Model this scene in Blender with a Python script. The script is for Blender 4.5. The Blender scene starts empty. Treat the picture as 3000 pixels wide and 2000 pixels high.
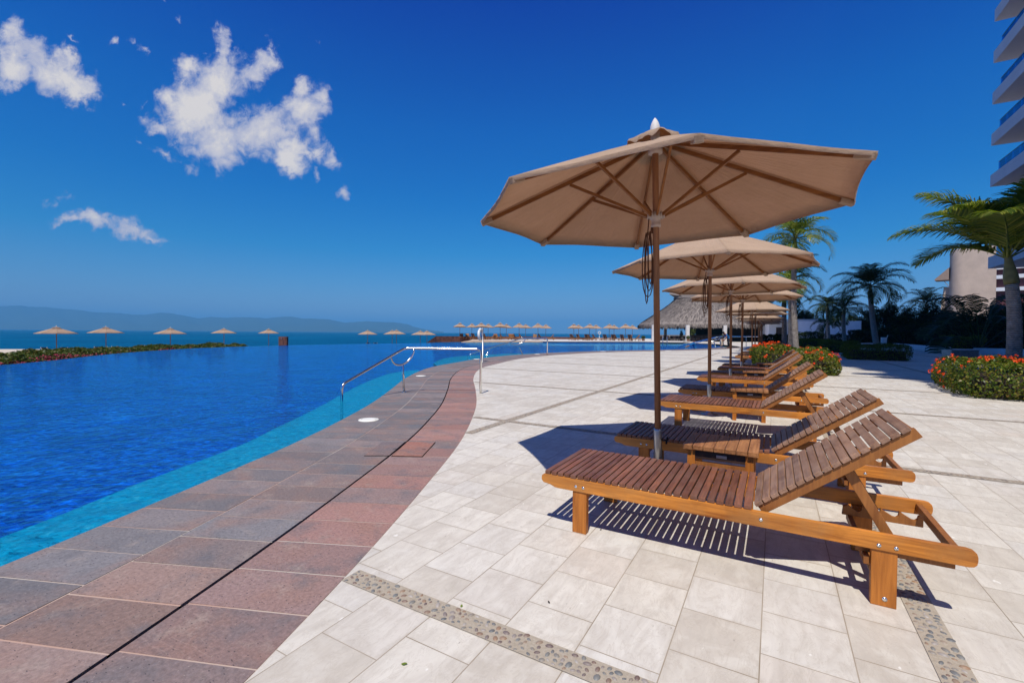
import bpy, bmesh, math, random
import numpy as np
from mathutils import Vector, Matrix, Euler
from mathutils.geometry import tessellate_polygon

random.seed(7)
R = math.radians
S = bpy.context.scene
COL = S.collection

# ------------------------------------------------------------------ camera
F_PX, CX, CY = 1333.0, 1500.0, 1000.0
CAM_H = 1.2
YAW, PITCH, ROLL = R(30.0), R(-1.07), R(0.44)
FW = Vector((-math.sin(YAW) * math.cos(PITCH), math.cos(YAW) * math.cos(PITCH), math.sin(PITCH)))
RT0 = Vector((math.cos(YAW), math.sin(YAW), 0))
UP0 = RT0.cross(FW)
RT = RT0 * math.cos(ROLL) + UP0 * math.sin(ROLL)
UP = UP0 * math.cos(ROLL) - RT0 * math.sin(ROLL)
EYE = Vector((0, 0, CAM_H))
cam = bpy.data.cameras.new('camera')
cam.lens = 36 * F_PX / 3000
cam.sensor_width = 36
cam.clip_start = 0.05
cam.clip_end = 60000
co = bpy.data.objects.new('camera', cam)
COL.objects.link(co)
co.matrix_world = Matrix(((RT.x, UP.x, -FW.x, 0), (RT.y, UP.y, -FW.y, 0), (RT.z, UP.z, -FW.z, CAM_H), (0, 0, 0, 1)))
S.camera = co


def ray(px, py):
    return FW + RT * ((px - CX) / F_PX) - UP * ((py - CY) / F_PX)


def gp(px, py, z=0.0):
    d = ray(px, py)
    return EYE + d * ((z - CAM_H) / d.z)


def at(px, py, D):
    return EYE + ray(px, py) * D


# ------------------------------------------------------------------ node helper
class NT:
    def __init__(self, tree):
        self.t = tree
        tree.nodes.clear()

    def n(self, typ, ins=None, **props):
        nd = self.t.nodes.new('ShaderNode' + typ)
        for k, v in props.items():
            setattr(nd, k, v)
        for k, v in (ins or {}).items():
            s = nd.inputs[k]
            if isinstance(v, bpy.types.NodeSocket):
                self.t.links.new(v, s)
            else:
                s.default_value = v
        return nd

    def math(self, op, a, b=None, c=None, clamp=False):
        ins = {0: a}
        if b is not None:
            ins[1] = b
        if c is not None:
            ins[2] = c
        return self.n('Math', ins, operation=op, use_clamp=clamp).outputs[0]

    def vmath(self, op, a, b=None, out=0):
        ins = {0: a}
        if b is not None:
            ins[1] = b
        return self.n('VectorMath', ins, operation=op).outputs[out]

    def mix(self, f, a, b, blend='MIX'):
        nd = self.n('Mix', data_type='RGBA', blend_type=blend)
        for s, v in ((nd.inputs[0], f), (nd.inputs[6], a), (nd.inputs[7], b)):
            if isinstance(v, bpy.types.NodeSocket):
                self.t.links.new(v, s)
            else:
                if s.type == 'RGBA' and len(v) == 3:
                    v = (*v, 1)
                s.default_value = v
        return nd.outputs[2]

    def ramp(self, f, stops, interp='LINEAR'):
        nd = self.n('ValToRGB', {0: f})
        cr = nd.color_ramp
        cr.interpolation = interp
        while len(cr.elements) < len(stops):
            cr.elements.new(0.5)
        for e, (p, c) in zip(cr.elements, stops):
            e.position = p
            if not isinstance(c, (tuple, list)):
                c = (c, c, c)
            e.color = (*c[:3], 1)
        return nd.outputs[0]

    def maprange(self, v, a, b, c=0.0, d=1.0, smooth=False):
        nd = self.n('MapRange', {0: v, 1: a, 2: b, 3: c, 4: d}, interpolation_type='SMOOTHSTEP' if smooth else 'LINEAR')
        return nd.outputs[0]

    def noise(self, vec, scale, detail=4, rough=0.5, dist=0.0):
        ins = {'Scale': scale, 'Detail': detail, 'Roughness': rough, 'Distortion': dist}
        if vec is not None:
            ins['Vector'] = vec
        return self.n('TexNoise', ins).outputs[0]

    def scale(self, vec, s):
        return self.n('Mapping', {'Vector': vec, 'Scale': s}).outputs[0]

    def bump(self, h, strength, dist, normal=None):
        ins = {'Height': h, 'Strength': strength, 'Distance': dist}
        if normal is not None:
            ins['Normal'] = normal
        return self.n('Bump', ins).outputs[0]

    def out(self, surf=None, vol=None):
        o = self.n('OutputMaterial')
        if surf is not None:
            self.t.links.new(surf, o.inputs[0])
        if vol is not None:
            self.t.links.new(vol, o.inputs[1])

    def principled(self, col, rough=0.6, spec=0.4, normal=None, metal=0.0, **kw):
        ins = {'Base Color': col if isinstance(col, bpy.types.NodeSocket) else (*col, 1), 'Roughness': rough,
               'Specular IOR Level': spec, 'Metallic': metal}
        if normal is not None:
            ins['Normal'] = normal
        ins.update(kw)
        return self.n('BsdfPrincipled', ins).outputs[0]


MATS = {}


def newmat(name):
    m = bpy.data.materials.new(name)
    m.use_nodes = True
    MATS[name] = m
    return NT(m.node_tree)


def oc(nt):
    return nt.n('TexCoord').outputs['Object']


def gen(nt):
    return nt.n('TexCoord').outputs['Generated']


def island(nt):
    return nt.n('NewGeometry').outputs['Random Per Island']


def objrand(nt):
    return nt.n('ObjectInfo').outputs['Random']


def simple(name, col, rough=0.6, spec=0.4, metal=0.0, vary=0.15, scale=6.0, bump=0.0):
    nt = newmat(name)
    v = oc(nt)
    n = nt.noise(v, scale, 6, 0.6)
    f = nt.maprange(n, 0.3, 0.7, 1 - vary, 1 + vary)
    c = nt.mix(1.0, col, nt.n('CombineColor', {0: f, 1: f, 2: f}).outputs[0], 'MULTIPLY')
    nrm = nt.bump(nt.noise(v, scale * 8, 5, 0.6), bump, 0.01) if bump else None
    nt.out(nt.principled(c, rough, spec, nrm, metal))


# ---- wood
def wood(name, dark, light, axis, rough=0.55, isl=0.35, grain=1.0, weather=None, spec=0.35):
    nt = newmat(name)
    v = oc(nt)
    rnd = island(nt)
    off = nt.n('CombineXYZ', {0: nt.math('MULTIPLY', rnd, 13.7), 1: nt.math('MULTIPLY', rnd, 7.3), 2: nt.math('MULTIPLY', rnd, 21.1)}).outputs[0]
    v = nt.vmath('ADD', v, off)
    sc = [34.0, 34.0, 34.0]
    sc[axis] = 2.2
    g = nt.noise(nt.scale(v, tuple(sc)), 1.6 * grain, 7, 0.62, 0.8)
    sc2 = [9.0, 9.0, 9.0]
    sc2[axis] = 1.1
    g2 = nt.noise(nt.scale(v, tuple(sc2)), 1.0, 3, 0.5, 1.2)
    f = nt.math('ADD', nt.math('MULTIPLY', g, 0.75), nt.math('MULTIPLY', g2, 0.55))
    c = nt.ramp(f, [(0.42, dark), (0.62, tuple((a + b) / 2 for a, b in zip(dark, light))), (0.85, light)])
    br = nt.maprange(nt.math('ADD', nt.math('MULTIPLY', rnd, 0.8), nt.math('MULTIPLY', objrand(nt), 0.2)), 0, 1, 1 - isl, 1 + isl)
    c = nt.mix(1.0, c, nt.n('CombineColor', {0: br, 1: br, 2: br}).outputs[0], 'MULTIPLY')
    if weather:
        w = nt.maprange(nt.noise(v, 5.5, 5, 0.6), 0.42, 0.68, 0, 0.7)
        dk = nt.maprange(nt.noise(v, 3.1, 5, 0.65), 0.56, 0.72, 0, 0.45)
        c = nt.mix(dk, c, tuple(q_ * 0.6 for q_ in dark))
        c = nt.mix(w, c, weather)
    nrm = nt.bump(g, 0.35, 0.004)
    nt.out(nt.principled(c, rough, spec, nrm))


wood('teak_rail', (0.22, 0.055, 0.007), (0.80, 0.30, 0.045), 0, 0.42, 0.12, 0.75, (0.42, 0.19, 0.055))
wood('teak_leg', (0.26, 0.075, 0.010), (0.64, 0.225, 0.036), 2, 0.5, 0.10, 0.8)
wood('teak_slat', (0.075, 0.024, 0.012), (0.27, 0.105, 0.055), 1, 0.5, 0.34, 1.0, (0.19, 0.10, 0.07))
wood('teak_back', (0.13, 0.062, 0.035), (0.39, 0.22, 0.135), 1, 0.55, 0.24, 1.1, (0.37, 0.24, 0.17))
wood('teak_strut', (0.2, 0.065, 0.015), (0.40, 0.16, 0.04), 2, 0.5, 0.15)
wood('teak_table', (0.15, 0.055, 0.02), (0.44, 0.20, 0.075), 1, 0.5, 0.22)
wood('pole_wood', (0.15, 0.06, 0.026), (0.33, 0.155, 0.07), 2, 0.5, 0.1, 0.7)
wood('rib_wood', (0.15, 0.05, 0.014), (0.34, 0.14, 0.04), 0, 0.5, 0.15, 0.7)
wood('dark_wood', (0.02, 0.011, 0.008), (0.06, 0.03, 0.02), 0, 0.5, 0.3)
wood('terrace_wood', (0.13, 0.05, 0.015), (0.36, 0.16, 0.05), 0, 0.5, 0.45)

# ---- fabric
nt = newmat('canvas')
v = oc(nt)
w1 = nt.noise(nt.scale(v, (160, 160, 160)), 4, 2, 0.5)
w2 = nt.noise(v, 2.5, 5, 0.6)
c = nt.mix(nt.maprange(w2, 0.35, 0.7), (0.50, 0.365, 0.262), (0.57, 0.42, 0.31))
c = nt.mix(nt.maprange(w1, 0.3, 0.7, 0, 0.25), c, (0.43, 0.31, 0.215))
ang_ = nt.math('ARCTAN2', nt.n('SeparateXYZ', {0: v}).outputs[1], nt.n('SeparateXYZ', {0: v}).outputs[0])
rad_ = nt.vmath('LENGTH', nt.n('CombineXYZ', {0: nt.n('SeparateXYZ', {0: v}).outputs[0], 1: nt.n('SeparateXYZ', {0: v}).outputs[1], 2: 0.0}).outputs[0], None, 1)
fold = nt.math('PINGPONG', ang_, math.pi / 8)
seam = nt.maprange(nt.math('MULTIPLY', fold, rad_), 0.012, 0.017, 1, 0)
c = nt.mix(nt.math('MULTIPLY', seam, 0.22), c, (0.30, 0.20, 0.13))
pull = nt.noise(nt.n('CombineXYZ', {0: nt.math('MULTIPLY', ang_, 9.0), 1: nt.math('MULTIPLY', rad_, 1.6), 2: 0.0}).outputs[0], 1.6, 4, 0.55, 0.4)
nrm = nt.bump(nt.math('ADD', nt.noise(nt.scale(v, (6, 6, 18)), 2.2, 5, 0.6), nt.math('MULTIPLY', pull, 1.6)), 0.4, 0.03)
dif = nt.n('BsdfDiffuse', {'Color': c, 'Roughness': 0.8, 'Normal': nrm}).outputs[0]
tr = nt.n('BsdfTranslucent', {'Color': nt.mix(1.0, c, (0.52, 0.20, 0.05), 'MULTIPLY'), 'Normal': nrm}).outputs[0]
nt.out(nt.n('MixShader', {0: 0.20, 1: dif, 2: tr}).outputs[0])

simple('cord', (0.13, 0.055, 0.03), 0.8, 0.2)
simple('hub_plastic', (0.50, 0.40, 0.34), 0.45, 0.4)
simple('finial_white', (0.66, 0.63, 0.60), 0.6, 0.3, vary=0.08)
simple('steel', (0.78, 0.78, 0.77), 0.16, 0.5, 1.0, vary=0.05)
simple('steel_brushed', (0.45, 0.45, 0.46), 0.38, 0.5, 1.0, vary=0.2)
simple('white_plastic', (0.82, 0.80, 0.72), 0.45, 0.4, vary=0.06, scale=20)
simple('white_wall', (0.74, 0.76, 0.80), 0.8, 0.2, vary=0.08, scale=1.3)
simple('white_slab', (0.55, 0.57, 0.60), 0.7, 0.3, vary=0.06, scale=0.5)
simple('soffit', (0.42, 0.38, 0.35), 0.8, 0.2, vary=0.1, scale=0.5)
simple('beige_wall', (0.58, 0.46, 0.37), 0.85, 0.2, vary=0.12, scale=0.4, bump=0.1)
simple('beige_brown', (0.34, 0.25, 0.2), 0.85, 0.2)
simple('maroon', (0.12, 0.04, 0.045), 0.6, 0.3)
simple('dark_interior', (0.02, 0.018, 0.017), 0.8, 0.2)
simple('brown_stone', (0.15, 0.065, 0.05), 0.8, 0.25, vary=0.5, scale=2.5, bump=0.3)
simple('column_white', (0.62, 0.60, 0.58), 0.8, 0.2, vary=0.1, scale=2)
simple('red_flower', (0.80, 0.085, 0.012), 0.6, 0.2, vary=0.35, scale=30)
simple('pink_flower', (0.26, 0.03, 0.06), 0.7, 0.2, vary=0.5, scale=9)
simple('terracotta', (0.28, 0.13, 0.08), 0.8, 0.2)
simple('shirt_blue', (0.01, 0.13, 0.36), 0.8, 0.2)
simple('trousers_dark', (0.018, 0.018, 0.025), 0.8, 0.2)
simple('skin', (0.22, 0.10, 0.06), 0.6, 0.3)
simple('hair', (0.01, 0.008, 0.007), 0.6, 0.3)
simple('hose', (0.55, 0.45, 0.34), 0.6, 0.3)
simple('bucket_white', (0.75, 0.76, 0.78), 0.5, 0.3)
simple('navy_cushion', (0.02, 0.022, 0.03), 0.8, 0.2)
simple('black_rubber', (0.012, 0.01, 0.01), 0.8, 0.2)
simple('slot_dark', (0.004, 0.004, 0.004), 0.9, 0.05)
simple('soil', (0.06, 0.04, 0.028), 0.9, 0.1, vary=0.4)

# ---- tower glass
nt = newmat('balcony_glass')
fr = nt.n('Fresnel', {'IOR': 1.5}).outputs[0]
nt.out(nt.n('MixShader', {0: nt.math('ADD', nt.math('MULTIPLY', fr, 0.9), 0.02), 1: nt.n('BsdfTransparent', {'Color': (0.42, 0.66, 0.80, 1)}).outputs[0],
                          2: nt.n('BsdfGlossy', {'Color': (0.7, 0.85, 1, 1), 'Roughness': 0.05}).outputs[0]}).outputs[0])
nt = newmat('window_glass')
nt.out(nt.principled((0.02, 0.035, 0.05), 0.08, 0.6))


# ---- foliage
def leafmat(name, cols, trans=0.35, rough=0.45, gloss=0.35):
    nt = newmat(name)
    r = island(nt)
    n = nt.noise(oc(nt), 1.7, 3, 0.5)
    f = nt.math('ADD', nt.math('MULTIPLY', r, 0.65), nt.math('MULTIPLY', n, 0.4))
    k = len(cols)
    c = nt.ramp(f, [(0.15 + 0.75 * i / (k - 1), cc) for i, cc in enumerate(cols)])
    p = nt.principled(c, rough, gloss)
    t = nt.n('BsdfTranslucent', {'Color': nt.mix(1.0, c, (1.25, 1.35, 0.5), 'MULTIPLY')}).outputs[0]
    nt.out(nt.n('MixShader', {0: trans, 1: p, 2: t}).outputs[0])


leafmat('leaf_shrub', [(0.02, 0.042, 0.006), (0.06, 0.105, 0.012), (0.115, 0.165, 0.018), (0.23, 0.23, 0.03), (0.19, 0.085, 0.025)], 0.34, 0.4, 0.3)
leafmat('leaf_hedge', [(0.05, 0.07, 0.008), (0.12, 0.145, 0.016), (0.19, 0.20, 0.026)], 0.25, 0.6, 0.12)
leafmat('leaf_bed', [(0.02, 0.04, 0.008), (0.06, 0.10, 0.014), (0.12, 0.15, 0.025), (0.14, 0.06, 0.03)], 0.3)
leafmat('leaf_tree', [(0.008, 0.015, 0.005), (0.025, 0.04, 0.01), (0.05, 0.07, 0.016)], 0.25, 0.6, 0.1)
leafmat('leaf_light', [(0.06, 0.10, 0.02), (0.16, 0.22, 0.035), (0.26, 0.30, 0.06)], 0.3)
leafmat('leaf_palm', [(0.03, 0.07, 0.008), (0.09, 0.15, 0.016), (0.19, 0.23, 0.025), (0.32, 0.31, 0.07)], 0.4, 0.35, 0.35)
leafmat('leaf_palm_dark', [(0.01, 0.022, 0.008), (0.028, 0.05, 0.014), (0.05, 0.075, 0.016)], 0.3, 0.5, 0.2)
leafmat('leaf_banana', [(0.01, 0.025, 0.01), (0.025, 0.05, 0.018), (0.04, 0.07, 0.02)], 0.2, 0.5, 0.2)

nt = newmat('palm_trunk')
v = oc(nt)
ring = nt.n('TexWave', {'Vector': v, 'Scale': 7.0, 'Distortion': 3.0, 'Detail': 3.0, 'Detail Scale': 2.5}, wave_type='BANDS', bands_direction='Z').outputs[0]
n = nt.noise(v, 9, 5, 0.65)
c = nt.mix(nt.maprange(n, 0.3, 0.7), (0.22, 0.19, 0.17), (0.44, 0.40, 0.37))
c = nt.mix(nt.maprange(ring, 0.0, 0.35, 0.75, 0), c, (0.10, 0.08, 0.07))
nt.out(nt.principled(c, 0.85, 0.2, nt.bump(ring, 0.6, 0.03)))
simple('palm_shaft', (0.16, 0.15, 0.06), 0.5, 0.3, vary=0.4, scale=4)
simple('bark', (0.05, 0.038, 0.03), 0.9, 0.2)

nt = newmat('thatch')
v = oc(nt)
r = island(nt)
n = nt.noise(nt.scale(v, (9, 9, 2.5)), 1.2, 6, 0.7)
f = nt.math('ADD', nt.math('MULTIPLY', r, 0.5), nt.math('MULTIPLY', n, 0.6))
c = nt.ramp(f, [(0.15, (0.05, 0.042, 0.04)), (0.5, (0.15, 0.128, 0.118)), (0.9, (0.33, 0.285, 0.255))])
nt.out(nt.principled(c, 0.9, 0.1))

# ---- travertine deck
nt = newmat('travertine')
v = oc(nt)
sx = nt.n('SeparateXYZ', {0: v})
yx = nt.n('CombineXYZ', {0: nt.math('ADD', sx.outputs[1], 50.06), 1: nt.math('ADD', sx.outputs[0], 50.41), 2: 0.0}).outputs[0]
bk = nt.n('TexBrick', {'Vector': yx, 'Color1': (0, 0, 0, 1), 'Color2': (1, 1, 1, 1), 'Mortar': (0.5, 0.5, 0.5, 1), 'Scale': 1.0,
                       'Mortar Size': 0.0025, 'Mortar Smooth': 0.25, 'Bias': 0.0, 'Brick Width': 0.305, 'Row Height': 0.3035}, offset=0.5, offset_frequency=2, squash=1.0, squash_frequency=2)
tint = nt.n('SeparateColor', {0: bk.outputs[0]}).outputs[0]
dirv = nt.n('CombineXYZ', {0: nt.math('MULTIPLY', tint, 61.0), 1: nt.math('MULTIPLY', tint, 37.0), 2: tint}).outputs[0]
tv = nt.vmath('ADD', v, dirv)
streak = nt.noise(nt.scale(tv, (13.0, 3.2, 1.0)), 1.0, 7, 0.62, 0.9)
blotch = nt.noise(tv, 7.0, 6, 0.6, 0.5)
fine = nt.noise(tv, 60, 4, 0.6)
base = nt.ramp(tint, [(0.0, (0.525, 0.485, 0.435)), (0.3, (0.60, 0.565, 0.515)), (0.65, (0.655, 0.625, 0.58)), (0.85, (0.60, 0.58, 0.555)), (1.0, (0.59, 0.53, 0.47))])
c = nt.mix(nt.maprange(streak, 0.38, 0.68, 0.0, 0.55), base, (0.41, 0.37, 0.33))
c = nt.mix(nt.maprange(blotch, 0.5, 0.75, 0.0, 0.6), c, (0.69, 0.67, 0.63))
c = nt.mix(nt.maprange(blotch, 0.42, 0.25, 0.0, 0.6), c, (0.43, 0.395, 0.345))
vein = nt.noise(nt.scale(tv, (5.0, 2.0, 1)), 2.0, 8, 0.7, 1.5)
c = nt.mix(nt.maprange(nt.math('ABSOLUTE', nt.math('SUBTRACT', vein, 0.5)), 0.0, 0.022, 0.3, 0.0), c, (0.36, 0.31, 0.255))
pit = nt.noise(nt.scale(tv, (42, 15, 1)), 1.0, 3, 0.6)
c = nt.mix(nt.maprange(pit, 0.70, 0.76, 0.0, 0.7), c, (0.23, 0.2, 0.17))
wf = nt.noise(nt.scale(tv, (24, 12, 1)), 1.0, 2, 0.5)
c = nt.mix(nt.maprange(wf, 0.73, 0.77, 0.0, 0.8), c, (0.78, 0.77, 0.75))
dirt = nt.noise(v, 0.35, 5, 0.6)
c = nt.mix(nt.maprange(dirt, 0.45, 0.75, 0.0, 0.36), c, (0.42, 0.385, 0.34))
spot = nt.n('TexVoronoi', {'Vector': nt.vmath('ADD', v, nt.vmath('SCALE', nt.n('TexNoise', {'Vector': v, 'Scale': 9.0, 'Detail': 4.0}).outputs[1])), 'Scale': 1.1}).outputs[0]
c = nt.mix(nt.maprange(spot, 0.035, 0.075, 0.30, 0.0), c, (0.30, 0.265, 0.22))
grime = nt.maprange(nt.noise(v, 2.2, 5, 0.65), 0.46, 0.68, 0.0, 0.5)
edge_n = nt.n('TexBrick', {'Vector': yx, 'Color1': (0, 0, 0, 1), 'Color2': (0, 0, 0, 1), 'Mortar': (1, 1, 1, 1), 'Scale': 1.0, 'Mortar Size': 0.020, 'Mortar Smooth': 1.0, 'Bias': 0.0, 'Brick Width': 0.305, 'Row Height': 0.3035}, offset=0.5, offset_frequency=2, squash=1.0, squash_frequency=2).outputs[1]
c = nt.mix(nt.math('MULTIPLY', grime, edge_n), c, (0.38, 0.33, 0.27))
c = nt.mix(1.0, c, (1.07, 1.05, 1.0), 'MULTIPLY')
mort = nt.mix(nt.maprange(nt.noise(v, 3.0, 3), 0.35, 0.65), (0.28, 0.225, 0.16), (0.40, 0.34, 0.27))
c = nt.mix(bk.outputs[1], c, mort)
h = nt.math('SUBTRACT', nt.math('MULTIPLY', fine, 0.25), bk.outputs[1])
nt.out(nt.principled(c, 0.6, 0.3, nt.bump(h, 0.25, 0.004)))

# ---- coping stone (colour attribute carries each stone's own colour)
nt = newmat('coping_stone')
v = oc(nt)
col = nt.n('VertexColor', layer_name='tint').outputs[0]
r = island(nt)
off = nt.n('CombineXYZ', {0: nt.math('MULTIPLY', r, 31.0), 1: nt.math('MULTIPLY', r, 17.0), 2: 0.0}).outputs[0]
tv = nt.vmath('ADD', v, off)
b1 = nt.noise(tv, 2.3, 5, 0.6, 0.4)
c = nt.mix(nt.maprange(b1, 0.46, 0.72, 0.0, 0.6), col, (0.24, 0.135, 0.10))
c = nt.mix(nt.maprange(nt.noise(tv, 3.6, 5, 0.62), 0.50, 0.72, 0.0, 0.8), c, (0.115, 0.11, 0.118))
c = nt.mix(nt.maprange(nt.noise(tv, 5.2, 5, 0.65), 0.55, 0.75, 0.0, 0.6), c, (0.29, 0.235, 0.20))
swirl = nt.n('TexWave', {'Vector': tv, 'Scale': 9.0, 'Distortion': 6.0, 'Detail': 2.0, 'Detail Scale': 0.6}, wave_type='RINGS').outputs[0]
c = nt.mix(nt.math('MULTIPLY', nt.maprange(swirl, 0.93, 1.0), nt.maprange(nt.noise(tv, 1.6, 2), 0.52, 0.64, 0, 0.16)), c, (0.36, 0.27, 0.23))
g = nt.noise(tv, 55, 5, 0.7)
gm = nt.maprange(g, 0.3, 0.7, 0.88, 1.55)
c = nt.mix(1.0, c, nt.n('CombineColor', {0: gm, 1: gm, 2: gm}).outputs[0], 'MULTIPLY')
vo = nt.n('TexVoronoi', {'Vector': nt.scale(tv, (1, 2.2, 1)), 'Scale': 26.0}).outputs[0]
c = nt.mix(nt.maprange(vo, 0.10, 0.15, 0.75, 0.0), c, (0.045, 0.04, 0.045))
vo2 = nt.n('TexVoronoi', {'Vector': nt.scale(tv, (1.4, 1, 1)), 'Scale': 31.0}).outputs[0]
c = nt.mix(nt.maprange(vo2, 0.07, 0.10, 0.55, 0.0), c, (0.42, 0.36, 0.32))
nt.out(nt.principled(c, 0.72, 0.3, nt.bump(g, 0.4, 0.004)))
nt = newmat('grout')
v = oc(nt)
nt.out(nt.principled(nt.mix(nt.maprange(nt.noise(v, 1.1, 3), 0.40, 0.6), (0.46, 0.31, 0.25), (0.50, 0.45, 0.40)), 0.85, 0.1))

nt = newmat('pebble_mortar')
v = oc(nt)
nt.out(nt.principled(nt.mix(nt.noise(v, 90, 4, 0.6), (0.28, 0.23, 0.17), (0.5, 0.44, 0.36)), 0.9, 0.1, nt.bump(nt.noise(v, 120, 4), 0.5, 0.004)))
nt = newmat('pebble')
r = island(nt)
c = nt.ramp(r, [(0.0, (0.09, 0.10, 0.11)), (0.22, (0.17, 0.175, 0.17)), (0.45, (0.25, 0.21, 0.17)), (0.62, (0.30, 0.17, 0.09)), (0.8, (0.13, 0.09, 0.085)), (1.0, (0.42, 0.38, 0.34))])
nt.out(nt.principled(nt.mix(nt.maprange(nt.noise(oc(nt), 60, 3), 0.3, 0.7, 0, 0.35), c, (0.32, 0.28, 0.24)), 0.5, 0.4))
nt = newmat('pebble_far')
v = oc(nt)
vo = nt.n('TexVoronoi', {'Vector': nt.scale(v, (1, 1, 1)), 'Scale': 38.0})
c = nt.ramp(nt.n('SeparateColor', {0: vo.outputs[1]}).outputs[0], [(0, (0.10, 0.10, 0.11)), (0.4, (0.24, 0.2, 0.17)), (0.7, (0.26, 0.16, 0.1)), (1, (0.38, 0.34, 0.3))])
c = nt.mix(nt.maprange(vo.outputs[0], 0.35, 0.5), c, (0.36, 0.31, 0.25))
nt.out(nt.principled(c, 0.8, 0.2, nt.bump(vo.outputs[0], 0.8, 0.01)))

# ---- pool
nt = newmat('pool_water')
v = oc(nt)
w1 = nt.noise(nt.scale(v, (1.0, 1.0, 1)), 8.0, 4, 0.6, 0.8)
w2 = nt.noise(nt.scale(v, (1.0, 1.0, 1)), 1.6, 3, 0.5, 0.4)
h = nt.math('ADD', nt.math('MULTIPLY', w1, 0.5), w2)
nrm = nt.bump(h, 0.8, 0.08)
fr = nt.n('Fresnel', {'IOR': 1.33, 'Normal': nrm}).outputs[0]
tint_c = nt.mix(nt.maprange(w1, 0.35, 0.68), (0.55, 0.80, 0.92), (0.82, 0.95, 1.0))
tr = nt.n('BsdfTransparent', {'Color': tint_c}).outputs[0]
gl = nt.n('BsdfGlossy', {'Color': (0.34, 0.97, 1, 1), 'Roughness': 0.03, 'Normal': nrm}).outputs[0]
nt.out(nt.n('MixShader', {0: fr, 1: tr, 2: gl}).outputs[0])
nt = newmat('deep_tile')
v = oc(nt)
w = nt.noise(nt.scale(v, (1.0, 1.0, 1)), 6.0, 5, 0.65, 1.2)
w2 = nt.noise(nt.scale(v, (1.0, 1.0, 1)), 0.8, 3, 0.5)
c = nt.ramp(nt.math('ADD', nt.math('MULTIPLY', w, 0.8), nt.math('MULTIPLY', w2, 0.25)), [(0.38, (0.0, 0.020, 0.17)), (0.55, (0.0, 0.066, 0.47)), (0.72, (0.004, 0.22, 0.92))])  # noise peaks imitate caustic light on the floor, painted into the tile colour
mz = nt.n('TexWhiteNoise', {'Vector': nt.vmath('FLOOR', nt.vmath('MULTIPLY', v, (16, 16, 0)))}).outputs[0]
mzf = nt.maprange(mz, 0, 1, 0.62, 1.42)
c = nt.mix(1.0, c, nt.n('CombineColor', {0: mzf, 1: mzf, 2: mzf}).outputs[0], 'MULTIPLY')
nt.out(nt.principled(c, 0.6, 0.1))
nt = newmat('ledge_tile')
v = oc(nt)
w = nt.noise(nt.scale(v, (1.0, 1.0, 1)), 9.0, 5, 0.65, 1.5)
c = nt.ramp(w, [(0.3, (0.0, 0.26, 0.46)), (0.55, (0.005, 0.34, 0.54)), (0.72, (0.07, 0.48, 0.66))])
mz = nt.n('TexWhiteNoise', {'Vector': nt.vmath('FLOOR', nt.vmath('MULTIPLY', v, (24, 24, 0)))}).outputs[0]
mzf = nt.maprange(mz, 0, 1, 0.82, 1.16)
c = nt.mix(1.0, c, nt.n('CombineColor', {0: mzf, 1: mzf, 2: mzf}).outputs[0], 'MULTIPLY')
nt.out(nt.principled(c, 0.6, 0.1))
simple('waterline_tile', (0.008, 0.02, 0.09), 0.4, 0.4, vary=0.4, scale=15)

nt = newmat('sea')
v = oc(nt)
w1 = nt.noise(nt.scale(v, (1, 1, 1)), 0.9, 8, 0.62, 0.6)
w2 = nt.noise(nt.scale(v, (0.03, 0.03, 1)), 1.0, 5, 0.6)
c = nt.mix(nt.maprange(nt.math('ADD', nt.math('MULTIPLY', w1, 0.7), nt.math('MULTIPLY', w2, 0.3)), 0.40, 0.62), (0.0, 0.050, 0.145), (0.0, 0.125, 0.25))
nb = nt.bump(w1, 1.0, 0.5)
nt.out(nt.n('MixShader', {0: 0.10, 1: nt.n('BsdfDiffuse', {'Color': c, 'Normal': nb}).outputs[0], 2: nt.n('BsdfGlossy', {'Color': (0.25, 0.8, 1, 1), 'Roughness': 0.25, 'Normal': nb}).outputs[0]}).outputs[0])
nt = newmat('sand')
v = oc(nt)
nt.out(nt.principled(nt.mix(nt.noise(v, 3, 6, 0.6), (0.50, 0.42, 0.33), (0.66, 0.58, 0.48)), 0.95, 0.1, nt.bump(nt.noise(v, 6, 5), 0.6, 0.05)))
simple('ground', (0.18, 0.15, 0.11), 0.9, 0.1, vary=0.3, scale=0.2)
nt = newmat('hills')
v = oc(nt)
nt.out(nt.principled(nt.mix(nt.noise(v, 0.004, 6, 0.6), (0.03, 0.05, 0.03), (0.07, 0.085, 0.05)), 1.0, 0.0))
simple('terrace_stone', (0.60, 0.56, 0.52), 0.7, 0.2, vary=0.12, scale=1.5)
simple('step_tan', (0.52, 0.40, 0.30), 0.8, 0.2, vary=0.15, scale=2)


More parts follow.
